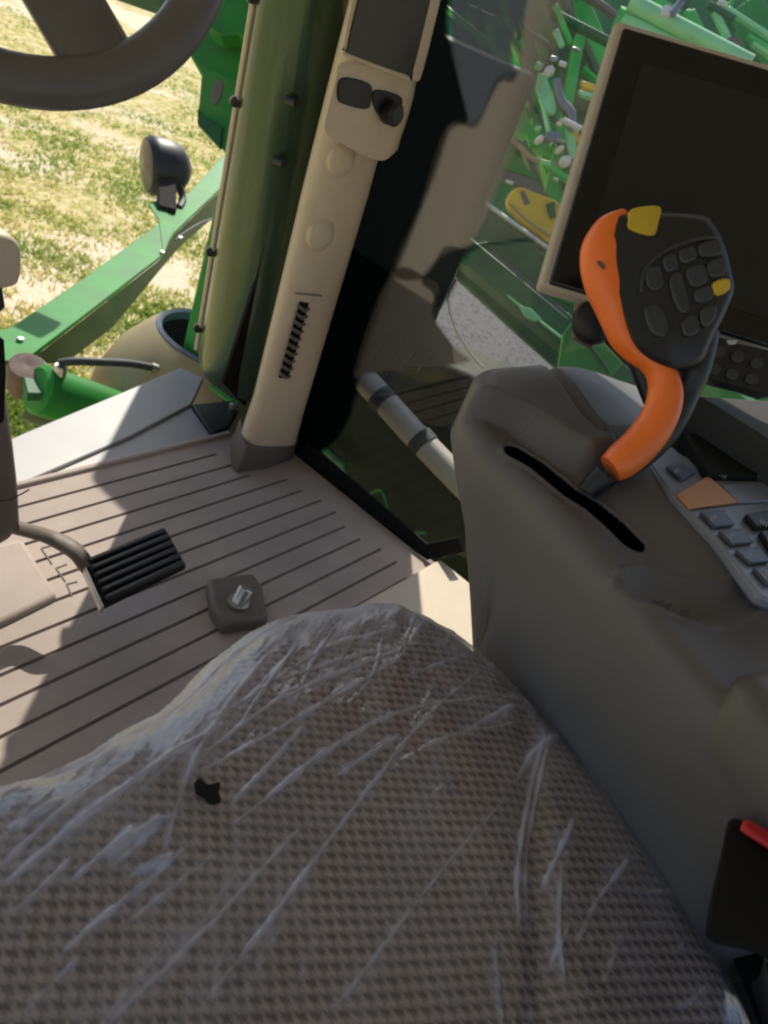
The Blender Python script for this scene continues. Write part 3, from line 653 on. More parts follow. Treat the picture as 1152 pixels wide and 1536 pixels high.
d = sdist(q); base = seat_z(q, np.maximum(d, 0))
hz = np.zeros(len(q)); dz = np.zeros(len(q))
def vnoise(p, sc, seed):
    r_ = np.random.default_rng(seed).random((64, 64)); x = p[:, 0]*sc; y = p[:, 1]*sc; xi = np.floor(x).astype(int); yi = np.floor(y).astype(int)
    fx = x-xi; fy = y-yi; fx = fx*fx*(3-2*fx); fy = fy*fy*(3-2*fy); g_ = lambda a, b: r_[a % 64, b % 64]
    return (g_(xi, yi)*(1-fx)+g_(xi+1, yi)*fx)*(1-fy)+(g_(xi, yi+1)*(1-fx)+g_(xi+1, yi+1)*fx)*fy
for pts, s_, wmm in CR:
    W = [np.array(atz(x, y, zs+.006))[:2] for x, y in crom([(a, b, 0) for a, b in pts], 6)] if False else [np.array(atz(a[0], a[1], zs+.006))[:2] for a in crom(pts, 6)]
    lo = np.min(W, 0)-.03; hi = np.max(W, 0)+.03
    idx = np.where((q[:, 0] > lo[0]) & (q[:, 0] < hi[0]) & (q[:, 1] > lo[1]) & (q[:, 1] < hi[1]))[0]
    if not len(idx): continue
    qq = q[idx]; best = np.full(len(idx), 1e9); tt = np.zeros(len(idx)); k = len(W)-1
    for i in range(k):
        a, b = W[i], W[i+1]; ab = b-a; t = np.clip(((qq-a) @ ab)/(ab @ ab), 0, 1); dd = np.linalg.norm(qq-(a+t[:, None]*ab), axis=1)
        u_ = dd < best; best[u_] = dd[u_]; tt[u_] = (i+t[u_])/k
    wv = wmm*.001*(.30+.75*vnoise(qq, 70, 3)); amp = np.sin(np.clip(tt, .02, .98)*math.pi)**.5*(.5+.9*vnoise(qq, 50, 9))
    g_ = np.exp(-(best/wv)**2)*amp
    hz[idx] += s_*1.7*g_; hz[idx] += s_*.30*np.exp(-(best/(wv*5))**2)*amp*(.4+1.2*vnoise(qq, 160, 51))
    dz[idx] += .0022*g_*wmm/1.6
cdir = du*.55+dv*.83; cdir /= np.linalg.norm(cdir); cn = np.array([-cdir[1], cdir[0]])
qa = np.stack([q @ cdir*.16, q @ cn], 1)
streak = vnoise(qa, 170, 5)*.6+vnoise(qa, 380, 6)*.4
blot = vnoise(q, 22, 8)*.6+vnoise(q, 60, 11)*.4
edge = np.exp(-np.maximum(d, 0)/.05)
fe = sst(.05, .30, q[:, 1]+.35*(q[:, 0]-.45))            # front of the cushion
hz += sst(.52, .85, streak)*(.05+.34*edge*fe)+sst(.55, .9, blot)*.10*(.3+fe)+.42*edge*edge*fe*sst(.2, .8, blot)+.28*np.exp(-np.maximum(d, 0)/.022)*fe+.06
dz += .003*(vnoise(qa, 70, 15)-.5)+.003*(vnoise(q, 28, 16)-.5)+.0012*(streak-.5)
ang2 = du*.30+dv*.95; ang2 /= np.linalg.norm(ang2); qb = np.stack([q @ ang2*.12, q @ np.array([-ang2[1], ang2[0]])], 1)
def ridge(p, sc_, seed, pw): n_ = vnoise(p, sc_, seed); return (1-np.abs(2*n_-1))**pw
patch = sst(.42, .75, vnoise(q, 12, 31)*.6+vnoise(q, 30, 32)*.4)
rdg = ridge(qa, 46, 21, 22)*.50+ridge(qb, 60, 22, 26)*.38+ridge(qa, 120, 23, 16)*.30+ridge(qb, 140, 27, 18)*.25
hz += rdg*(.18+.82*patch)*(.40+.75*fe*np.exp(-np.maximum(d, 0)/.16))
front = fe*np.exp(-np.maximum(d, 0)/.085)
hz += front*(.10+.30*patch*sst(.25, .75, streak)+.12*sst(.3, .8, blot))
hz += .16*sst(.45, .8, vnoise(q, 9, 41)*.6+vnoise(qa, 30, 42)*.4)
hz = hz*(.72+.56*vnoise(qa, 300, 24))
dz += .0011*rdg+.0022*(vnoise(qb, 40, 25)-.5)
hz = np.clip(hz, 0, .82)
zz = base+.006+dz
over = d < 0
zz = np.where(over, zs-.028+.004+dz-.9*np.maximum(0, -d-.004), zz)
keep = d > -.012-.010*vnoise(q, 30, 20)
fd = np.where(over, np.maximum(hz, .22), hz)
nx = len(gx); ny = len(gy); ids = np.arange(nx*ny).reshape(ny, nx)
quad = np.stack([ids[:-1, :-1].ravel(), ids[:-1, 1:].ravel(), ids[1:, 1:].ravel(), ids[1:, :-1].ravel()], 1)
quad = quad[keep[quad].all(1)]
used = np.unique(quad); rem = -np.ones(nx*ny, int); rem[used] = np.arange(len(used)); quad = rem[quad]
me = bpy.data.meshes.new('film_sheet'); me.from_pydata(np.column_stack([q[used], zz[used]]).tolist(), [], quad.tolist()); me.materials.append(M['film'])
me.polygons.foreach_set('use_smooth', [True]*len(me.polygons))
o = bpy.data.objects.new('film_sheet', me); COL.objects.link(o); o.parent = root; o.matrix_parent_inverse = Matrix.Translation(-Vector(root.location)); attr(o, 'fade', fd[used])

# ------------------------------------------------------------------ armrest console
ca = math.radians(22); CD = np.array([math.sin(ca), math.cos(ca)]); CRr = np.array([math.cos(ca), -math.sin(ca)]); C0 = np.array([.69, .20])
def cl(p): v = np.array([p[0], p[1]])-C0; return np.array([v @ CD, v @ CRr])        # world -> (s along, t across)
def cw(s, t): return C0+CD*s+CRr*t
def clz(px, py, z): return cl(atz(px, py, z))
root = thing('armrest_console', 'dark brown armrest console right of the seat with lever slot and keypad', 'console', (.75, .1, .3))
SLOT = [clz(768, 692, .645), clz(800, 712, .645), clz(848, 752, .645), clz(880, 772, .645), clz(912, 800, .645), clz(938, 826, .645)]
PK = np.array([clz(x, y, .652) for x, y in crom([(925, 875), (965, 868), (1010, 884), (1060, 896), (1110, 900), (1146, 914), (1100, 940), (1050, 948), (1000, 930), (945, 900)], 4, True)])
def poly_sd(q, P):
    k = len(P); ins = np.zeros(len(q), bool); dist = np.full(len(q), 1e9)
    for i in range(k):
        a, b = P[i], P[(i+1) % k]; c = (a[1] > q[:, 1]) != (b[1] > q[:, 1])
        with np.errstate(divide='ignore', invalid='ignore'):
            xi = (b[0]-a[0])*(q[:, 1]-a[1])/(b[1]-a[1])+a[0]
        ins ^= c & (q[:, 0] < xi)
        ab = b-a; t = np.clip(((q-a) @ ab)/max(1e-12, ab @ ab), 0, 1); dist = np.minimum(dist, np.linalg.norm(q-(a+t[:, None]*ab), axis=1))
    return np.where(ins, dist, -dist)
COUT = np.array([p[:2] for p in crom([(.165, .03), (.184, .10), (.205, .2), (.20, .30), (.12, .40), (-.1, .43), (-.32, .42), (-.40, .30), (-.42, .12), (-.40, -.01), (-.30, -.022), (-.2, -.018), (-.1, -.010), (.0, -.008), (.07, -.012), (.115, -.010), (.146, .006)], 8, True)])
def console_z(q, wk=False):
    s, t = q[:, 0], q[:, 1]
    d = poly_sd(q, COUT); r = .024; e = np.clip(d, 0, r)
    z = .636+np.sqrt(np.maximum(0, r*r-(r-e)**2))
    z = z+.028*sst(.06, .16, t)*(1-sst(.0, .06, s))                     # rises to the keypad
    hump = sst(-.012, .016, s-.012)*sst(.017, .044, t-(.056-.45*np.clip(s, 0, .08))+.06*sst(.082, .13, s))*(1-sst(.110, .140, t-.12*s))
    z = z+.034*hump
    z = z+.010*sst(.08, .16, s)*(1-sst(.2, .3, t))
    z = z+.030*sst(.125, .15, t-.1*s)*sst(.03, .07, s)                  # dark recess in front
    k = np.full(len(q), 1e9)
    for i in range(len(SLOT)-1):
        a, b = SLOT[i], SLOT[i+1]; ab = b-a; tt = np.clip(((q-a) @ ab)/(ab @ ab), 0, 1); k = np.minimum(k, np.linalg.norm(q-(a+tt[:, None]*ab), axis=1))
    z = z-.05*(1-sst(.0095, .0130, k))-.008*np.exp(-(k/.03)**2)+.0035*np.exp(-((k-.017)/.004)**2)
    pdist = poly_sd(q, PK); z = z-.011*sst(-.004, .026, pdist)+.0035*np.exp(-((pdist+.005)/.004)**2)
    return (z, k) if wk else z
st2 = .0011
gs = np.arange(-.43, .19, st2); gt = np.arange(-.035, .45, st2); S, T = np.meshgrid(gs, gt); q = np.stack([S.ravel(), T.ravel()], 1)
dcon = poly_sd(q, COUT); zc, kslot = console_z(q, True)
ids = np.arange(len(q)).reshape(len(gt), len(gs)); quad = np.stack([ids[:-1, :-1].ravel(), ids[:-1, 1:].ravel(), ids[1:, 1:].ravel(), ids[1:, :-1].ravel()], 1)
ins = dcon > .001; quad = quad[ins[quad].all(1)]
# snap the rim cells to the outline by building a skirt ring from the outline itself
used = np.unique(quad); rem = -np.ones(len(q), int); rem[used] = np.arange(len(used)); quad = rem[quad]
V = [(*cw(*q[i]), zc[i]) for i in used]; Fc = [tuple(f) for f in quad]
top_o = MB().add(V, Fc)
ku = kslot[used]; top_o.mi = [1 if ku[list(f)].mean() < .0142 else 0 for f in Fc]  # slot faces near black, the depth shade is put into the colour
rings = []
nO = len(COUT); cen = np.array([-.1, .2])
def inset(dist):
    # move the outline inwards along its normals
    tn = np.roll(COUT, -1, 0)-np.roll(COUT, 1, 0); nn = np.stack([tn[:, 1], -tn[:, 0]], 1); nn /= np.linalg.norm(nn, axis=1)[:, None]
    s_ = np.sign(np.sum(nn*(COUT-cen), 1)).mean(); return COUT-nn*dist*s_
for ii, dz_ in ((.010, None), (.006, None), (.003, None), (.0005, None)):
    P = inset(ii); zz_ = console_z(P); rings.append([(*cw(*p), z) for p, z in zip(P, zz_)])
prof = [(0, .62), (-.001, .59), (-.002, .54), (-.001, .47), (.003, .40), (.010, .32), (.022, .24), (.03, .12), (.03, .03)]
for ii, z in prof:
    P = inset(ii)
    # the nose leans forwards with height
    rings.append([(*(cw(p[0]-max(0, .62-z)*.80*float(sst(-.06, .11, p[0])), p[1]+.030*float(sst(-.2, .06, p[0]))*float(sst(.64, .50, z) if False else 1-sst(.50, .64, z)))), z) for p in P])
top_o.loft(rings, cap=False)
top_o.build('console_shell', [M['console'], M['void']], root)
# armrest pad at the rear, and the seam
pad = [(-.275, -.012), (-.285, .10), (-.30, .16), (-.42, .16), (-.50, .12), (-.50, -.014), (-.38, -.026)]
rg = []
for ins_, z in ((0, .62), (0, .672), (.006, .682), (.02, .688)):
    c_ = np.array([-.39, .07]); rg.append([(*cw(*(c_+(np.array(p[:2])-c_)*(1-ins_/.1))), z) for p in crom(pad, 6, True)])
MB().loft(rg).build('armrest_pad', M['console_rim'], root)
# embossed marks in the pocket
mb = MB()
for x, y in ((985, 898), (1000, 903), (1026, 912), (1058, 930), (1066, 933)):
    p = atz(x, y, .652); mb.beam(p+Vector((-.006, 0, 0)), p+Vector((.006, -.004, 0)), .002, .0015)
mb.build('embossed_mark', M['console_rim'], root)
# keypad
zk = .690
def kp(pts, z=zk): return [atz(900+x/4.515, 560+y/4.515, z) for x, y in pts]
panel = MB().prism(kp([(330, 600), (480, 490), (740, 690), (760, 640), (1500, 560), (1700, 900), (1700, 1700), (1150, 1536), (1075, 1500), (780, 1110), (500, 830)]), (0, 0, -.012)).build('keypad_panel', M['keypad'], root, bevel=.003)
def key(pts, m_, name='key', h=.004, lab=None):
    return MB().prism(kp(pts, zk+.0005), (0, 0, h)).build(name, M[m_], panel, bevel=.0018, label=lab)
key([(512, 832), (718, 706), (925, 888), (602, 928)], 'orange_key', lab='pale orange key')
for kpts in ([(440, 645), (540, 620), (640, 690), (540, 740)], [(665, 955), (825, 938), (905, 1040), (765, 1058)], [(790, 1085), (955, 1062), (1030, 1160), (880, 1180)], [(900, 1212), (1060, 1190), (1145, 1288), (1005, 1308)], [(1020, 1335), (1185, 1310), (1270, 1420), (1120, 1450)]):
    k = key(kpts, 'keypad_key')
    c_ = sum((Vector(p) for p in kp(kpts, zk+.0052)), Vector())/4
    mb = MB()
    for j in range(3): mb.beam(c_+Vector((-.008+.006*j, .002, 0)), c_+Vector((-.005+.006*j, .006, 0)), .0012, .0006)
    mb.build('symbol', M['print'], k)
for kpts in ([(960, 985), (1180, 945), (1260, 1040), (1040, 1072)], [(1060, 1100), (1290, 1060), (1380, 1200), (1150, 1240)], [(1170, 1260), (1400, 1220), (1480, 1350), (1260, 1390)], [(770, 665), (860, 650), (890, 715), (820, 728)], [(965, 655), (1110, 640), (1150, 705), (1020, 722)]):
    k = key(kpts, 'black', h=.007)
    c_ = sum((Vector(p) for p in kp(kpts, zk+.0078)), Vector())/4
    mb = MB()
    for j in range(3): mb.beam(c_+Vector((-.008, -.004+.003*j, 0)), c_+Vector((.004, -.002+.003*j, 0)), .0008, .0005)
    mb.build('symbol', M['print'], k)
key([(810, 765), (1300, 730), (1400, 860), (930, 888)], 'keypad', h=.003)
# dark bin behind the keypad
MB().prism([atz(x, y, .74) for x, y in ((1045, 592), (1160, 600), (1260, 720), (1152, 660))], (0, 0, -.09)).build('bin_wall', M['bin'], root, bevel=.006, seg=3)
MB().prism([atz(x, y, .70) for x, y in ((1030, 652), (1062, 640), (1240, 690), (1240, 715), (1062, 710))], (0, 0, -.03)).build('bin_pocket', M['black_matt'], root, bevel=.003)

# ------------------------------------------------------------------ control lever
DJ = .80
jb = atz(880, 742, .645)
root = thing('control_lever', 'orange and black multi button control lever on the console', 'control lever', jb)
S_ = DJ/FPX
# black head
ho = np.array([p for p in crom([(922, 326), (958, 318), (1048, 322), (1072, 338), (1088, 370), (1098, 410), (1101, 435), (1088, 470), (1068, 510), (1050, 545), (1010, 556), (965, 535), (940, 500), (920, 440), (905, 380)], 5, True)])
hc = np.array([1005, 430]); rg = []
for fr_, dp in ((.93, .030), (.985, .018), (1.0, .004), (.995, -.010), (.97, -.020), (.90, -.0245), (.5, -.027), (.01, -.027)):
    rg.append([atd(*(hc+(p-hc)*fr_), DJ+dp) for p in ho])
MB().loft(rg).build('head', M['joy'], root)
stem = [(1046, 500, 32), (1040, 545, 27), (1024, 592, 24), (1000, 640, 24), (967, 679, 21), (932, 704, 17), (905, 722, 13), (884, 742, 12), (868, 760, 11)]
st_ = crom([(a, b, c) for a, b, c in stem], 4)
MB().tube([atd(a, b, DJ+.02) for a, b, c in st_], [(.024 if c > 25 else c*S_, c*S_) for a, b, c in st_], 18, flat=VIEW).build('stem', M['joy'], root)
og = [(934, 322, 9), (916, 343, 24), (906, 372, 33), (905, 400, 34), (912, 430, 33), (921, 458, 29), (928, 485, 24), (937, 510, 20), (952, 530, 15), (972, 543, 15), (990, 560, 21), (998, 585, 25), (993, 615, 27), (978, 645, 28), (955, 672, 28), (932, 692, 27), (916, 703, 22)]
og_ = crom(og, 4)
MB().tube([atd(a, b, DJ-.004) for a, b, c in og_], [(min(.024, .6*c*S_+.008), c*S_) for a, b, c in og_], 22, flat=VIEW).build('orange_grip', M['orange'], root)
MB().tube([atd(904, 395, DJ-.026), atd(901, 398, DJ-.0245)], [.004, .006], 10).build('grip_dimple', M['tan_dark'], root)
MB().tube([atd(907, 714, DJ-.004), atd(892, 726, DJ-.002), atd(880, 738, DJ)], [(.014, .014), (.013, .013), (.011, .011)], 16, flat=VIEW).build('collar', M['black'], root)
DK = DJ-.0275
def jkey(pts, m_, h=.006, lab=None, nm='button', d0=DK):
    return MB().prism([atd(a, b, d0+.006) for a, b in crom(pts, 4, True)], VIEW*-(h+.006)).build(nm, M[m_], root, bevel=.0025, seg=3, label=lab)
jkey([(944, 319), (984, 316), (982, 340), (974, 359), (940, 350), (938, 335)], 'yellow_key', .006, 'yellow top button', d0=DJ-.022)
jkey([(1064, 428), (1088, 420), (1090, 437), (1070, 446)], 'yellow_key', .002, 'small yellow button')
def ell(cx, cy, a, b, rot=-.3):
    return [(cx+a*math.cos(t)*math.cos(rot)-b*math.sin(t)*math.sin(rot), cy+a*math.cos(t)*math.sin(rot)+b*math.sin(t)*math.cos(rot)) for t in np.arange(8)/8*2*math.pi]
for pts_ in ([(966, 408), (986, 402), (992, 430), (978, 440), (966, 430)], [(990, 392), (1008, 384), (1014, 404), (996, 412)], [(1014, 381), (1036, 372), (1041, 391), (1019, 399)], [(1043, 371), (1072, 364), (1078, 384), (1048, 389)],
             [(1000, 420), (1017, 411), (1026, 440), (1030, 466), (1016, 472), (1004, 446)], [(1024, 409), (1050, 400), (1058, 424), (1034, 434)], [(1056, 398), (1078, 391), (1084, 412), (1062, 420)], [(1036, 440), (1060, 431), (1064, 450), (1042, 458)],
             [(964, 464), (984, 460), (998, 486), (994, 508), (976, 504), (966, 486)], [(1018, 484), (1040, 474), (1044, 498), (1024, 508)], [(1046, 468), (1068, 458), (1068, 480), (1050, 494)]):
    jkey(pts_, 'joy_key', .003)
rp = [atd(a, b, DK) for a, b in crom([(962, 440), (968, 405), (1000, 376), (1050, 358), (1075, 360)], 5)]
MB().tube(rp, .0022, 8).build('button_ridge', M['joy_key'], root)

# ------------------------------------------------------------------ touchscreen monitor and its small panel
DM = .93
root = thing('touchscreen_monitor', 'large black touchscreen monitor with tan edge behind the control lever', 'monitor', atd(1000, 480, DM))
TL, BL = np.array([936., 40.]), np.array([824., 424.]); ux = np.array([384., 112.])/400
def mp(u, v): return TL+(BL-TL)*v+ux*u
W_ = 430
def mpd(u, v, d): return atd(*mp(u, v), d)
MB().prism([mpd(-14, -.02, DM+.006), mpd(W_, -.02, DM+.006), mpd(W_, 1.02, DM+.006), mpd(-14, 1.02, DM+.006)], VIEW*.03).build('casing', M['case'], root, bevel=.006, seg=3)
MB().prism([mpd(0, .0, DM), mpd(W_-8, .0, DM), mpd(W_-8, 1., DM), mpd(0, 1., DM)], VIEW*.01).build('bezel', M['black_gloss'], root, bevel=.003)
MB().prism([mpd(42, .11, DM-.0012), mpd(W_-44, .11, DM-.0012), mpd(W_-44, .9, DM-.0012), mpd(42, .9, DM-.0012)], VIEW*.004).build('screen', M['screen'], root)
kc = atd(893, 482, DM+.02)
MB().lathe(kc+VIEW*.015, -VIEW, [(.026, 0), (.028, .01), (.026, .022), (.018, .028), (0, .029)], 20).build('mount_knob', M['black'], root)
MB().prism([atd(a, b, DM+.035) for a, b in ((866, 448), (890, 445), (892, 520), (862, 505))], VIEW*.02).build('mount_plate', M['tan_dark'], root, bevel=.004)
MB().tube([atd(900, 480, DM+.05), atd(960, 540, DM+.03), atd(985, 600, DM+.0)], .016, 12).build('mount_arm', M['black'], root)
root = thing('button_panel', 'small black panel with six round buttons under the monitor', 'button panel', atd(1105, 545, DM-.03))
DP = DM-.03
MB().prism([atd(a, b, DP) for a, b in crom([(1070, 508), (1110, 516), (1170, 535), (1165, 592), (1120, 582), (1064, 568), (1060, 560)], 3, True)], VIEW*.03).build('panel_body', M['black'], root, bevel=.004)
for cx, cy in ((1079, 527), (1107, 535), (1136, 544), (1072, 553), (1099, 561), (1128, 568)):
    MB().prism([atd(a, b, DP-.004) for a, b in crom(ell(cx, cy, 10, 9), 3, True)], VIEW*.006).build('button', M['joy_key'], root, bevel=.001)
P = [atd(a, b, DP-.002) for a, b in ((1090, 511), (1106, 510), (1104, 516), (1094, 517))]
MB().prism(P, VIEW*.003).build('status_lamp', M['print'], root)

# ------------------------------------------------------------------ seat belt buckle
root = thing('belt_buckle', 'black seat belt buckle with red release button beside the seat', 'buckle', atz(1100, 1330, .45))
zb = .62
rg = []
for ins_, z in ((1.0, .50), (1.0, zb-.012), (.96, zb-.003), (.9, zb)):
    c_ = np.array([1120, 1330]); rg.append([atz(*(c_+(np.array(p)-c_)*ins_), z) for p in crom([(1098, 1228), (1152, 1256), (1210, 1300), (1190, 1440), (1120, 1425), (1066, 1412), (1060, 1380), (1082, 1280)], 4, True)])
MB().loft(rg).build('buckle_body', M['black_matt'], root)
MB().prism([atz(a, b, zb+.001) for a, b in ((1112, 1232), (1160, 1258), (1158, 1282), (1106, 1248))], (0, 0, .006)).build('release_button', M['red'], root, bevel=.003)
MB().tube([atz(1120, 1420, .50), atz(1150, 1520, .44), atz(1170, 1600, .40)], [(.012, .03), (.006, .024), (.006, .024)], 12, flat=Vector((0, 0, 1))).build('strap', M['black_matt'], root)

# ------------------------------------------------------------------ green loader frame outside the windscreen
root = thing('front_loader', 'long green loader arm crossing the lawn outside the windscreen', 'loader arm', atd(150, 420, 2.1))
a = atz(-20, 540, -.45); b = atz(352, 258, -.45)
def armpt(px, py): return atz(px, py, -.42)
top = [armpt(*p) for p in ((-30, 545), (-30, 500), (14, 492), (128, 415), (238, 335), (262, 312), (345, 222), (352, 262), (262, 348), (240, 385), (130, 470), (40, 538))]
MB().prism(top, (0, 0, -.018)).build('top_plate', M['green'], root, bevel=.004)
side = [armpt(*p) for p in ((40, 538), (130, 470), (240, 385), (262, 348), (352, 262))]
bot = [atz(*p, -.56) for p in ((98, 545), (170, 490), (236, 410), (270, 370), (350, 300))]
mb = MB(); mb.loft([[p+Vector((0, 0, -.018)) for p in side], bot], cap=False, closed=False); mb.build('side_plate', M['green_dark'], root)  # lower face in darker green, its shade put into the colour
MB().prism([armpt(*p)+Vector((0, 0, .004)) for p in ((222, 306), (240, 300), (262, 340), (245, 382), (238, 330))], (0, 0, -.01)).build('bracket', M['green'], root, bevel=.002)
MB().tube([atz(x, y, -.47) for x, y in crom([(330, 325), (300, 335), (272, 352), (262, 360)], 5)], .006, 8).build('wire', M['black'], root)
for q in ((243, 380), (270, 358), (30, 511)):
    MB().lathe(armpt(*q), (0, 0, 1), [(.012, 0), (.012, .012), (0, .014)], 8).build('bolt', M['steel'], root)
# work light
lc = atz(240, 250, -.30)
root = thing('work_light', 'round dark work light on the green loader arm', 'work light', armpt(248, 318))
la = (VIEW*-.45-VR*.75+VD*.12).normalized(); s_ = (lc-Vector(EYE)).length/FPX
MB().lathe(lc, la, [(r*38*s_, z*38*s_) for r, z in ((.0, -1.05), (.42, -.98), (.75, -.72), (.92, -.25), (.97, .15), (.97, .34), (.88, .46), (0, .5))], 32).build('housing', M['black'], root)
MB().lathe(lc+la*.48*38*s_, la, [(.84*38*s_, 0), (.6*38*s_, .010), (0, .015)], 32).build('lens', M['black_gloss'], root)
MB().beam(lc+VR*8*s_, armpt(250, 318), 22*s_, 14*s_).build('bracket', M['black_matt'], root, bevel=.004)
MB().tube(crom([lc+VR*24*s_+VD*20*s_, lc+VR*30*s_+VD*42*s_, armpt(268, 312)], 5), 5*s_, 8).build('cable', M['black'], root)
# upright green plate
root = thing('loader_mast', 'upright green loader mast plate with an oblong slot', 'loader mast', atd(330, 150, 2.3))
D1 = 2.35
def ring_plate(outer, hole, d, th):
    mb = MB(); 
    O = [atd(a, b, d) for a, b in outer]; I = [atd(a, b, d) for a, b in hole]
    bm = bmesh.new(); return mb
MB().prism(pd([(342, -30), (400, -30), (372, 110), (346, 235), (326, 214), (296, 178), (302, 112), (284, 80), (320, 20)], D1), VIEW*.03).build('plate', M['green'], root, bevel=.006)
MB().prism(pd([(296, 160), (300, 172), (334, 190), (330, 222), (296, 186)], D1-.01), VIEW*.02).build('gusset', M['green_dark'], root, bevel=.003)
MB().prism(pd(crom([(326, 120), (333, 124), (332, 140), (324, 156), (317, 152), (319, 132)], 4, True), D1-.004), VIEW*.008).build('slot', M['tan_dark'], root)
MB().prism(pd([(335, 0), (345, -60), (400, -60), (372, 62), (358, 50), (330, 54), (310, 40)], D1-.09), VIEW*.07).build('flange', M['green'], root, bevel=.006)
MB().abox(1.86, 2.12, 1.72, 1.95, -1.38, 1.25).build('shadow_column', M['green'], root, bevel=.02)  # added behind the stack to cast a shadow on the cowl
MB().beam(atd(170, -20, 3.2), atd(250, 8, 3.2), .10, .08).build('cross_tube', M['green_dark'], root, bevel=.01)
# hydraulic cylinder
root = thing('hydraulic_cylinder', 'green hydraulic cylinder with hose below the loader arm', 'hydraulic cylinder', atz(100, 590, -.5))
c1 = atz(52, 582, -.42); c2 = atz(230, 640, -.60)
MB().tube([c1, c1+(c2-c1)*.03, c2], [.07, .085, .085], 28).build('barrel', M['green'], root)
MB().tube([atz(40, 610, -.62), atz(110, 640, -.66), atz(230, 690, -.75)], .05, 16).build('rod', M['olive'], root)
MB().prism([atz(x, y, -.40) for x, y in ((30, 548), (60, 534), (84, 556), (70, 590), (40, 590))], (0, 0, -.03)).build('clevis', M['green_dark'], root, bevel=.006)
MB().lathe(atz(40, 560, -.42), (-.2, -.3, 1), [(.06, -.07), (.06, .03), (.055, .04), (.02, .042), (0, .036)], 24).build('pin', M['rust'], root)
MB().lathe(atz(88, 568, -.38), (0, 0, 1), [(.022, -.06), (.022, .04), (.018, .05), (0, .05)], 12).build('fitting', M['steel'], root)
MB().tube([atz(x, y, z) for x, y, z in crom([(88, 545, -.32), (110, 542, -.31), (150, 543, -.31), (200, 546, -.33), (245, 557, -.36), (275, 575, -.4)], 5)], .014, 12).build('hose', M['hose'], root)
MB().tube([atz(226, 551, -.345), atz(250, 558, -.365)], .018, 12).build('hose_sleeve', M['steel'], root)
# tan tank
rc = atz(330, 515, -.30)
root = thing('tan_tank', 'tan rounded tank with dark open rim below the exhaust stack', 'tank', rc+Vector((0, 0, -.5)))
sc = (rc-Vector(EYE)).length/1300
tax = Vector((.10, -.05, 1)).normalized()
sc = (rc-Vector(EYE)).length/FPX
def tk(pr): return [(r*sc, z*sc) for r, z in pr]
MB().lathe(rc, tax, tk([(92, 0), (104, -12), (128, -45), (150, -100), (160, -260), (120, -270)]), 56, cap=False).build('shell', M['tank'], root)
MB().lathe(rc, tax, tk([(92, 1), (88, 5), (84, 1), (83, -10)]), 56, cap=False).build('rim', M['bluegrey'], root)
MB().lathe(rc, tax, tk([(83, -10), (78, -55), (0, -60)]), 56, cap=False).build('opening', M['black_matt'], root)
# small green corner pieces under the post
root = thing('cowl_clamp', 'small green clamp piece at the corner post foot', 'clamp', atz(338, 635, -.05))
MB().prism(pz([(330, 628), (350, 622), (345, 652), (328, 658)], -.012), (0, 0, -.03)).build('clamp_body', M['green'], root, bevel=.004)
MB().tube([atz(318, 580, -.02), atz(340, 597, -.02), atz(356, 606, -.02)], .008, 8).build('pipe', M['green'], root)

# ------------------------------------------------------------------ green farm implement to the right
DI = 3.9
def B(px0, py0, px1, py1, wpx, m_, name, root, d0=None, d1=None, thick=.06, bev=.006):
    d0 = d0 or DI; d1 = d1 or d0; p, q = atd(px0, py0, d0), atd(px1, py1, d1)
    return MB().beam(p, q, wpx*d0/FPX, thick, up=VIEW).build(name, M[m_], root, bevel=bev)
root = thing('toolbar', 'dark green implement toolbar above the gravel, seen past the monitor', 'toolbar', atd(790, 460, 3.4))
B(660, 350, 960, 600, 36, 'green_dark', 'main_beam', root, 3.5, 3.3, .12)
MB().prism(pd([(690, 380), (684, 414), (787, 508), (880, 590), (990, 640), (960, 430), (820, 425), (800, 352), (700, 366)], 3.62), VIEW*.05).build('shield_plate', M['green_dark'], root, bevel=.006)
B(690, 388, 900, 552, 4, 'green_pale', 'edge_strip', root, 3.44, 3.24, .01)
B(700, 345, 985, 545, 52, 'green_dark', 'rear_beam', root, 3.8, 3.6, .12)
B(735, 380, 870, 492, 8, 'gravel_stone', 'grey_pipe', root, 3.55, 3.45, .03)
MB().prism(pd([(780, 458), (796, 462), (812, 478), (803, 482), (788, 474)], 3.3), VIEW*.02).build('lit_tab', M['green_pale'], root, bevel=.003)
MB().prism(pd([(846, 500), (868, 470), (935, 545), (915, 568), (838, 556)], 3.1), VIEW*.05).build('end_plate', M['green'], root, bevel=.006)
B(850, 470, 915, 560, 5, 'green_dark', 'rib', root, 3.08, 3.08, .02)
MB().prism(pd([(1040, 560), (1150, 570), (1180, 640), (1050, 600)], 3.0), VIEW*.05).build('end_plate', M['green'], root, bevel=.006)
B(1105, 580, 1135, 610, 9, 'green_pale', 'tab', root, 2.95, 2.95, .02)
B(830, 440, 900, 470, 16, 'green', 'tab', root, 3.4, 3.4, .03)
root = thing('implement_frame', 'green implement frame of uprights and plates behind the side window', 'implement', atd(820, 200, DI))
B(725, 302, 835, 382, 5, 'white', 'plate_edge', root, 3.6, 3.5, .02)
MB().prism(pd([(690, 385), (727, 303), (832, 380), (800, 368), (720, 366)], 3.7), VIEW*.04).build('plate', M['olive'], root, bevel=.004)
for x0, y0, x1, y1, wd, m_, d_ in ((778, 60, 850, 330, 40, 'olive', 4.2), (822, -60, 868, 160, 40, 'olive', 4.1), (740, 180, 830, 350, 26, 'olive', 4.4), (850, 110, 900, 330, 34, 'green_dark', 4.5)):
    B(x0, y0, x1, y1, wd, m_, 'upright', root, d_, d_, .10)
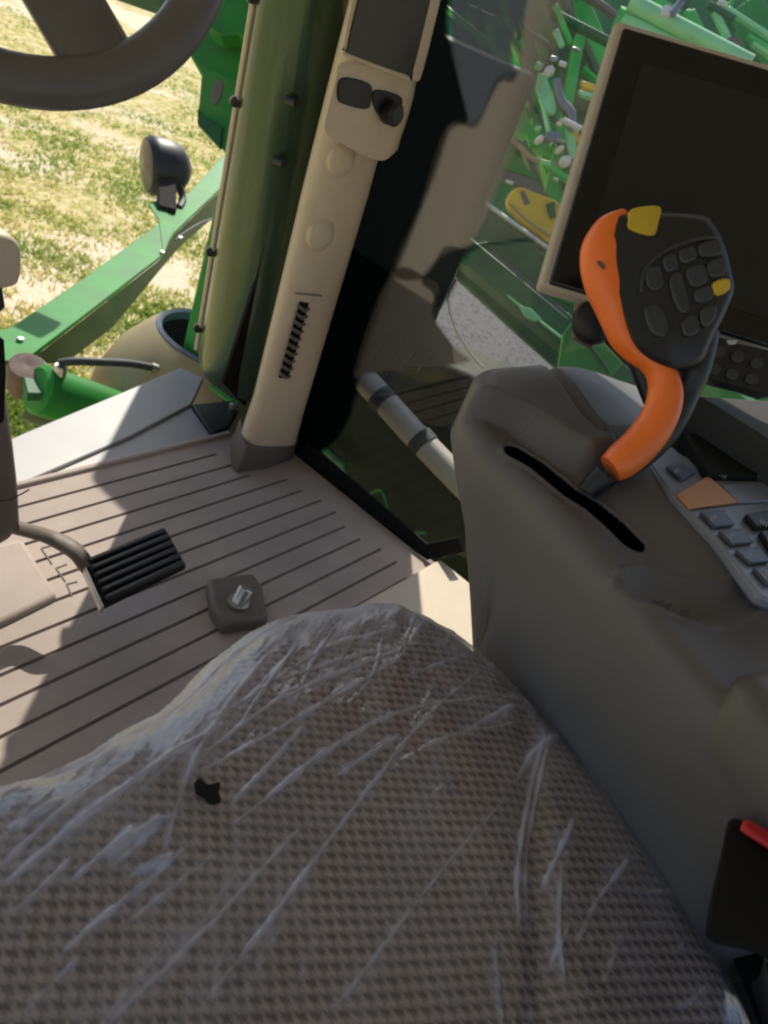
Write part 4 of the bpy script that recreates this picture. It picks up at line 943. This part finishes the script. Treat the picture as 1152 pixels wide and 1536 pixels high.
for pts, m_ in (([(808, 108), (818, 110), (833, 150), (834, 168), (824, 170), (814, 160), (804, 130)], 'green_pale'), ([(812, 150), (818, 160), (831, 212), (827, 218), (820, 190)], 'green_pale'), ([(850, 190), (862, 205), (868, 232), (858, 236), (852, 215)], 'green_pale'), ([(868, 134), (895, 142), (892, 148), (872, 142)], 'green_pale'), ([(806, 92), (816, 96), (812, 102), (802, 98)], 'green_pale'), ([(782, 143), (790, 143), (789, 147), (781, 148)], 'green_pale'), ([(804, 188), (813, 189), (811, 194), (804, 193)], 'green_pale'), ([(830, 45), (838, 42), (848, 66), (842, 68)], 'green_pale')):
    MB().prism(pd(pts, 3.72), VIEW*.03).build('bracket', M[m_], root, bevel=.003)
MB().prism(pd([(748, 250), (764, 218), (806, 268)], 3.8), VIEW*.03).build('gusset', M['green'], root, bevel=.004)
MB().prism(pd([(745, 252), (800, 268), (830, 300), (810, 300), (748, 262)], 3.78), VIEW*.03).build('cross_plate', M['tan_dark'], root, bevel=.004)
MB().tube(pd(crom([(766, 207), (782, 222), (800, 238), (840, 250)], 5), 3.75), .012, 10).build('hose', M['tank'], root)
MB().tube(pd(crom([(835, 120), (842, 150), (858, 170), (856, 195)], 5), 3.7), .02, 10).build('hose', M['bluegrey'], root)
MB().prism(pd([(840, 178), (848, 176), (872, 188), (878, 190), (868, 193)], 3.66), VIEW*.03).build('tab', M['white'], root, bevel=.003)
MB().prism(pd([(815, 208), (820, 196), (842, 195), (842, 208), (828, 210)], 3.7), VIEW*.05).build('coupler', M['bluegrey'], root, bevel=.01)
for x, y, r in ((826, 102, .035), (811, 205, .025), (842, 220, .022), (850, 238, .04)):
    c = atd(x, y, 3.68); MB().lathe(c+VIEW*.03, (-VIEW+VR*.3).normalized(), [(r*.55, -.03), (r*.7, 0), (r*.6, .02), (r*.3, .03), (0, .03)], 6).build('cap', M['white'], root)
for pts in ([(858, 180), (868, 195), (870, 210), (862, 212)], [(872, 120), (896, 128), (895, 136), (874, 130)]):
    MB().prism(pd(pts, 3.74), VIEW*.03).build('tab', M['yellow'], root, bevel=.003)
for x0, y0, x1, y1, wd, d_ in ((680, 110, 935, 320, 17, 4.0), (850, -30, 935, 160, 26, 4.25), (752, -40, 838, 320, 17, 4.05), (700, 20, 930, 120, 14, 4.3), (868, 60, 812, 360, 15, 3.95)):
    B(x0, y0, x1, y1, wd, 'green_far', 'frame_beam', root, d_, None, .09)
rr = random.Random(11)
for k in range(34):
    x = rr.uniform(715, 925); y = rr.uniform(-20, 340)
    if rr.random() < .55: a = math.radians(rr.uniform(58, 78))
    else: a = math.radians(rr.uniform(22, 42))
    l = rr.uniform(25, 120); dx, dy = math.cos(a)*l, math.sin(a)*l
    B(x-dx, y-dy, x+dx, y+dy, rr.uniform(3, 13), rr.choice(['green_far', 'green_far', 'green_dark', 'olive', 'olive', 'tan_dark', 'bluegrey']), rr.choice(['link_bar', 'strap', 'bracket']), root, rr.uniform(3.75, 4.35), None, rr.uniform(.02, .06), .004)
for k in range(9):
    x = rr.uniform(760, 910); y = rr.uniform(60, 280); l = rr.uniform(3, 8)
    B(x-l, y-l*.35, x+l, y+l*.35, rr.uniform(2, 5), rr.choice(['white', 'green_pale', 'white', 'steel']), 'lit_tab', root, rr.uniform(3.6, 3.72), None, .02, .002)
for k in range(3):
    x = rr.uniform(760, 880); y = rr.uniform(0, 200)
    MB().tube(pd(crom([(x, y), (x+rr.uniform(0, 30), y+40), (x+rr.uniform(10, 60), y+70), (x+rr.uniform(20, 90), y+rr.uniform(80, 140))], 6), rr.uniform(3.65, 3.9)), rr.uniform(.008, .016), 8).build('hose', M[rr.choice(['black', 'hose', 'hose'])], root)
# yellow guard
root = thing('yellow_guard', 'curved yellow guard plate with a slot behind the side window', 'guard', atd(800, 320, 3.65))
gpts = crom([(760, 300), (768, 286), (782, 280), (808, 290), (838, 303), (845, 325), (834, 366), (800, 345), (770, 318)], 4, True)
MB().prism(pd(gpts, 3.62), VIEW*.05).build('guard_plate', M['yellow'], root, bevel=.008)
MB().prism(pd([(780, 287), (786, 286), (795, 304), (788, 308)], 3.615), VIEW*.01).build('slot', M['tan_dark'], root)
MB().tube(pd(crom([(764, 305), (790, 330), (832, 358)], 5), 3.61), .006, 8).build('pressed_rib', M['tank'], root)
MB().prism(pd([(820, 306), (832, 302), (834, 324), (826, 326)], 3.6), VIEW*.02).build('block', M['green_dark'], root)
# hydraulic rods at the top right
root = thing('hydraulic_ram', 'upper pale green hydraulic ram above the monitor, with a grey hose fitting', 'hydraulic ram', atd(1035, 48, 3.0), 'pale green rams above the monitor')
MB().tube([atd(945, 2, 3.0), atd(1125, 95, 3.0)], .032, 18).build('ram_tube', M['green_pale'], root)
MB().tube([atd(1008, 22, 2.95), atd(1022, 2, 2.95)], .014, 10).build('fitting', M['bluegrey'], root)
MB().lathe(atd(998, 20, 2.97), -VIEW, [(.022, 0), (.022, .02), (0, .025)], 8).build('fitting_nut', M['white'], root)
root = thing('hydraulic_ram', 'lower pale green hydraulic ram touching the top edge of the monitor', 'hydraulic ram', atd(984, 55, 3.05), 'pale green rams above the monitor')
MB().tube([atd(928, 28, 3.05), atd(1040, 82, 3.05)], .034, 18).build('ram_tube', M['green_pale'], root)
MB().tube([atd(924, 26, 3.05), atd(932, 30, 3.05)], .042, 18).build('end_collar', M['green_far'], root)
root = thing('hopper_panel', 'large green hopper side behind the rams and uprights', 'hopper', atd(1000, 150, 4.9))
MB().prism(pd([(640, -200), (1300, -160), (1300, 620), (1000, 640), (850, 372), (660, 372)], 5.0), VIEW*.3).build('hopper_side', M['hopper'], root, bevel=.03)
for x0, y0, x1, y1, wd, m_ in ((1076, 4, 1090, 10, 8, 'white'), (1090, 14, 1170, 66, 7, 'green_pale'), (1128, 64, 1170, 94, 8, 'green_pale'), (1072, 18, 1098, 72, 9, 'green_pale'), (960, -10, 1020, -30, 20, 'green'), (870, 60, 930, 110, 40, 'green'), (1110, 10, 1180, 100, 60, 'green')):
    B(x0, y0, x1, y1, wd, m_, 'trim_strip', root, 4.6 if wd < 15 else 4.8, None, .04)
for k in range(16):
    x = rr.uniform(950, 1160); y = rr.uniform(-20, 90); a = math.radians(rr.choice([28, 30, 33, 70, 64, 118])); l = rr.uniform(10, 50)
    B(x-math.cos(a)*l, y-math.sin(a)*l, x+math.cos(a)*l, y+math.sin(a)*l, rr.uniform(4, 16), rr.choice(['green_far', 'green_dark', 'green', 'olive', 'black']), 'rib', root, rr.uniform(4.5, 4.85), None, .04, .004)
MB().lathe(atd(1097, 70, 4.55), -VIEW, [(.05, 0), (.05, .02), (0, .03)], 8).build('bracket_foot', M['rust'], root)

# ------------------------------------------------------------------ cab roof and rear wall (out of frame, they shade the seat)
root = thing('cab_roof', 'cab roof over the seat, above the picture', 'roof', (.3, .1, 1.5))
MB().abox(-.95, 1.62, -1.2, 1.45, 1.46, 1.6).build('roof_shell', M['roof'], root, bevel=.03)
root = thing('rear_wall', 'rear cab wall behind the seat, outside the picture', 'cab wall', (.3, -1.0, 0))
MB().abox(-.9, 1.38, -1.02, -.96, -.02, .7).build('wall_panel', M['tan_dark'], root, bevel=.01)
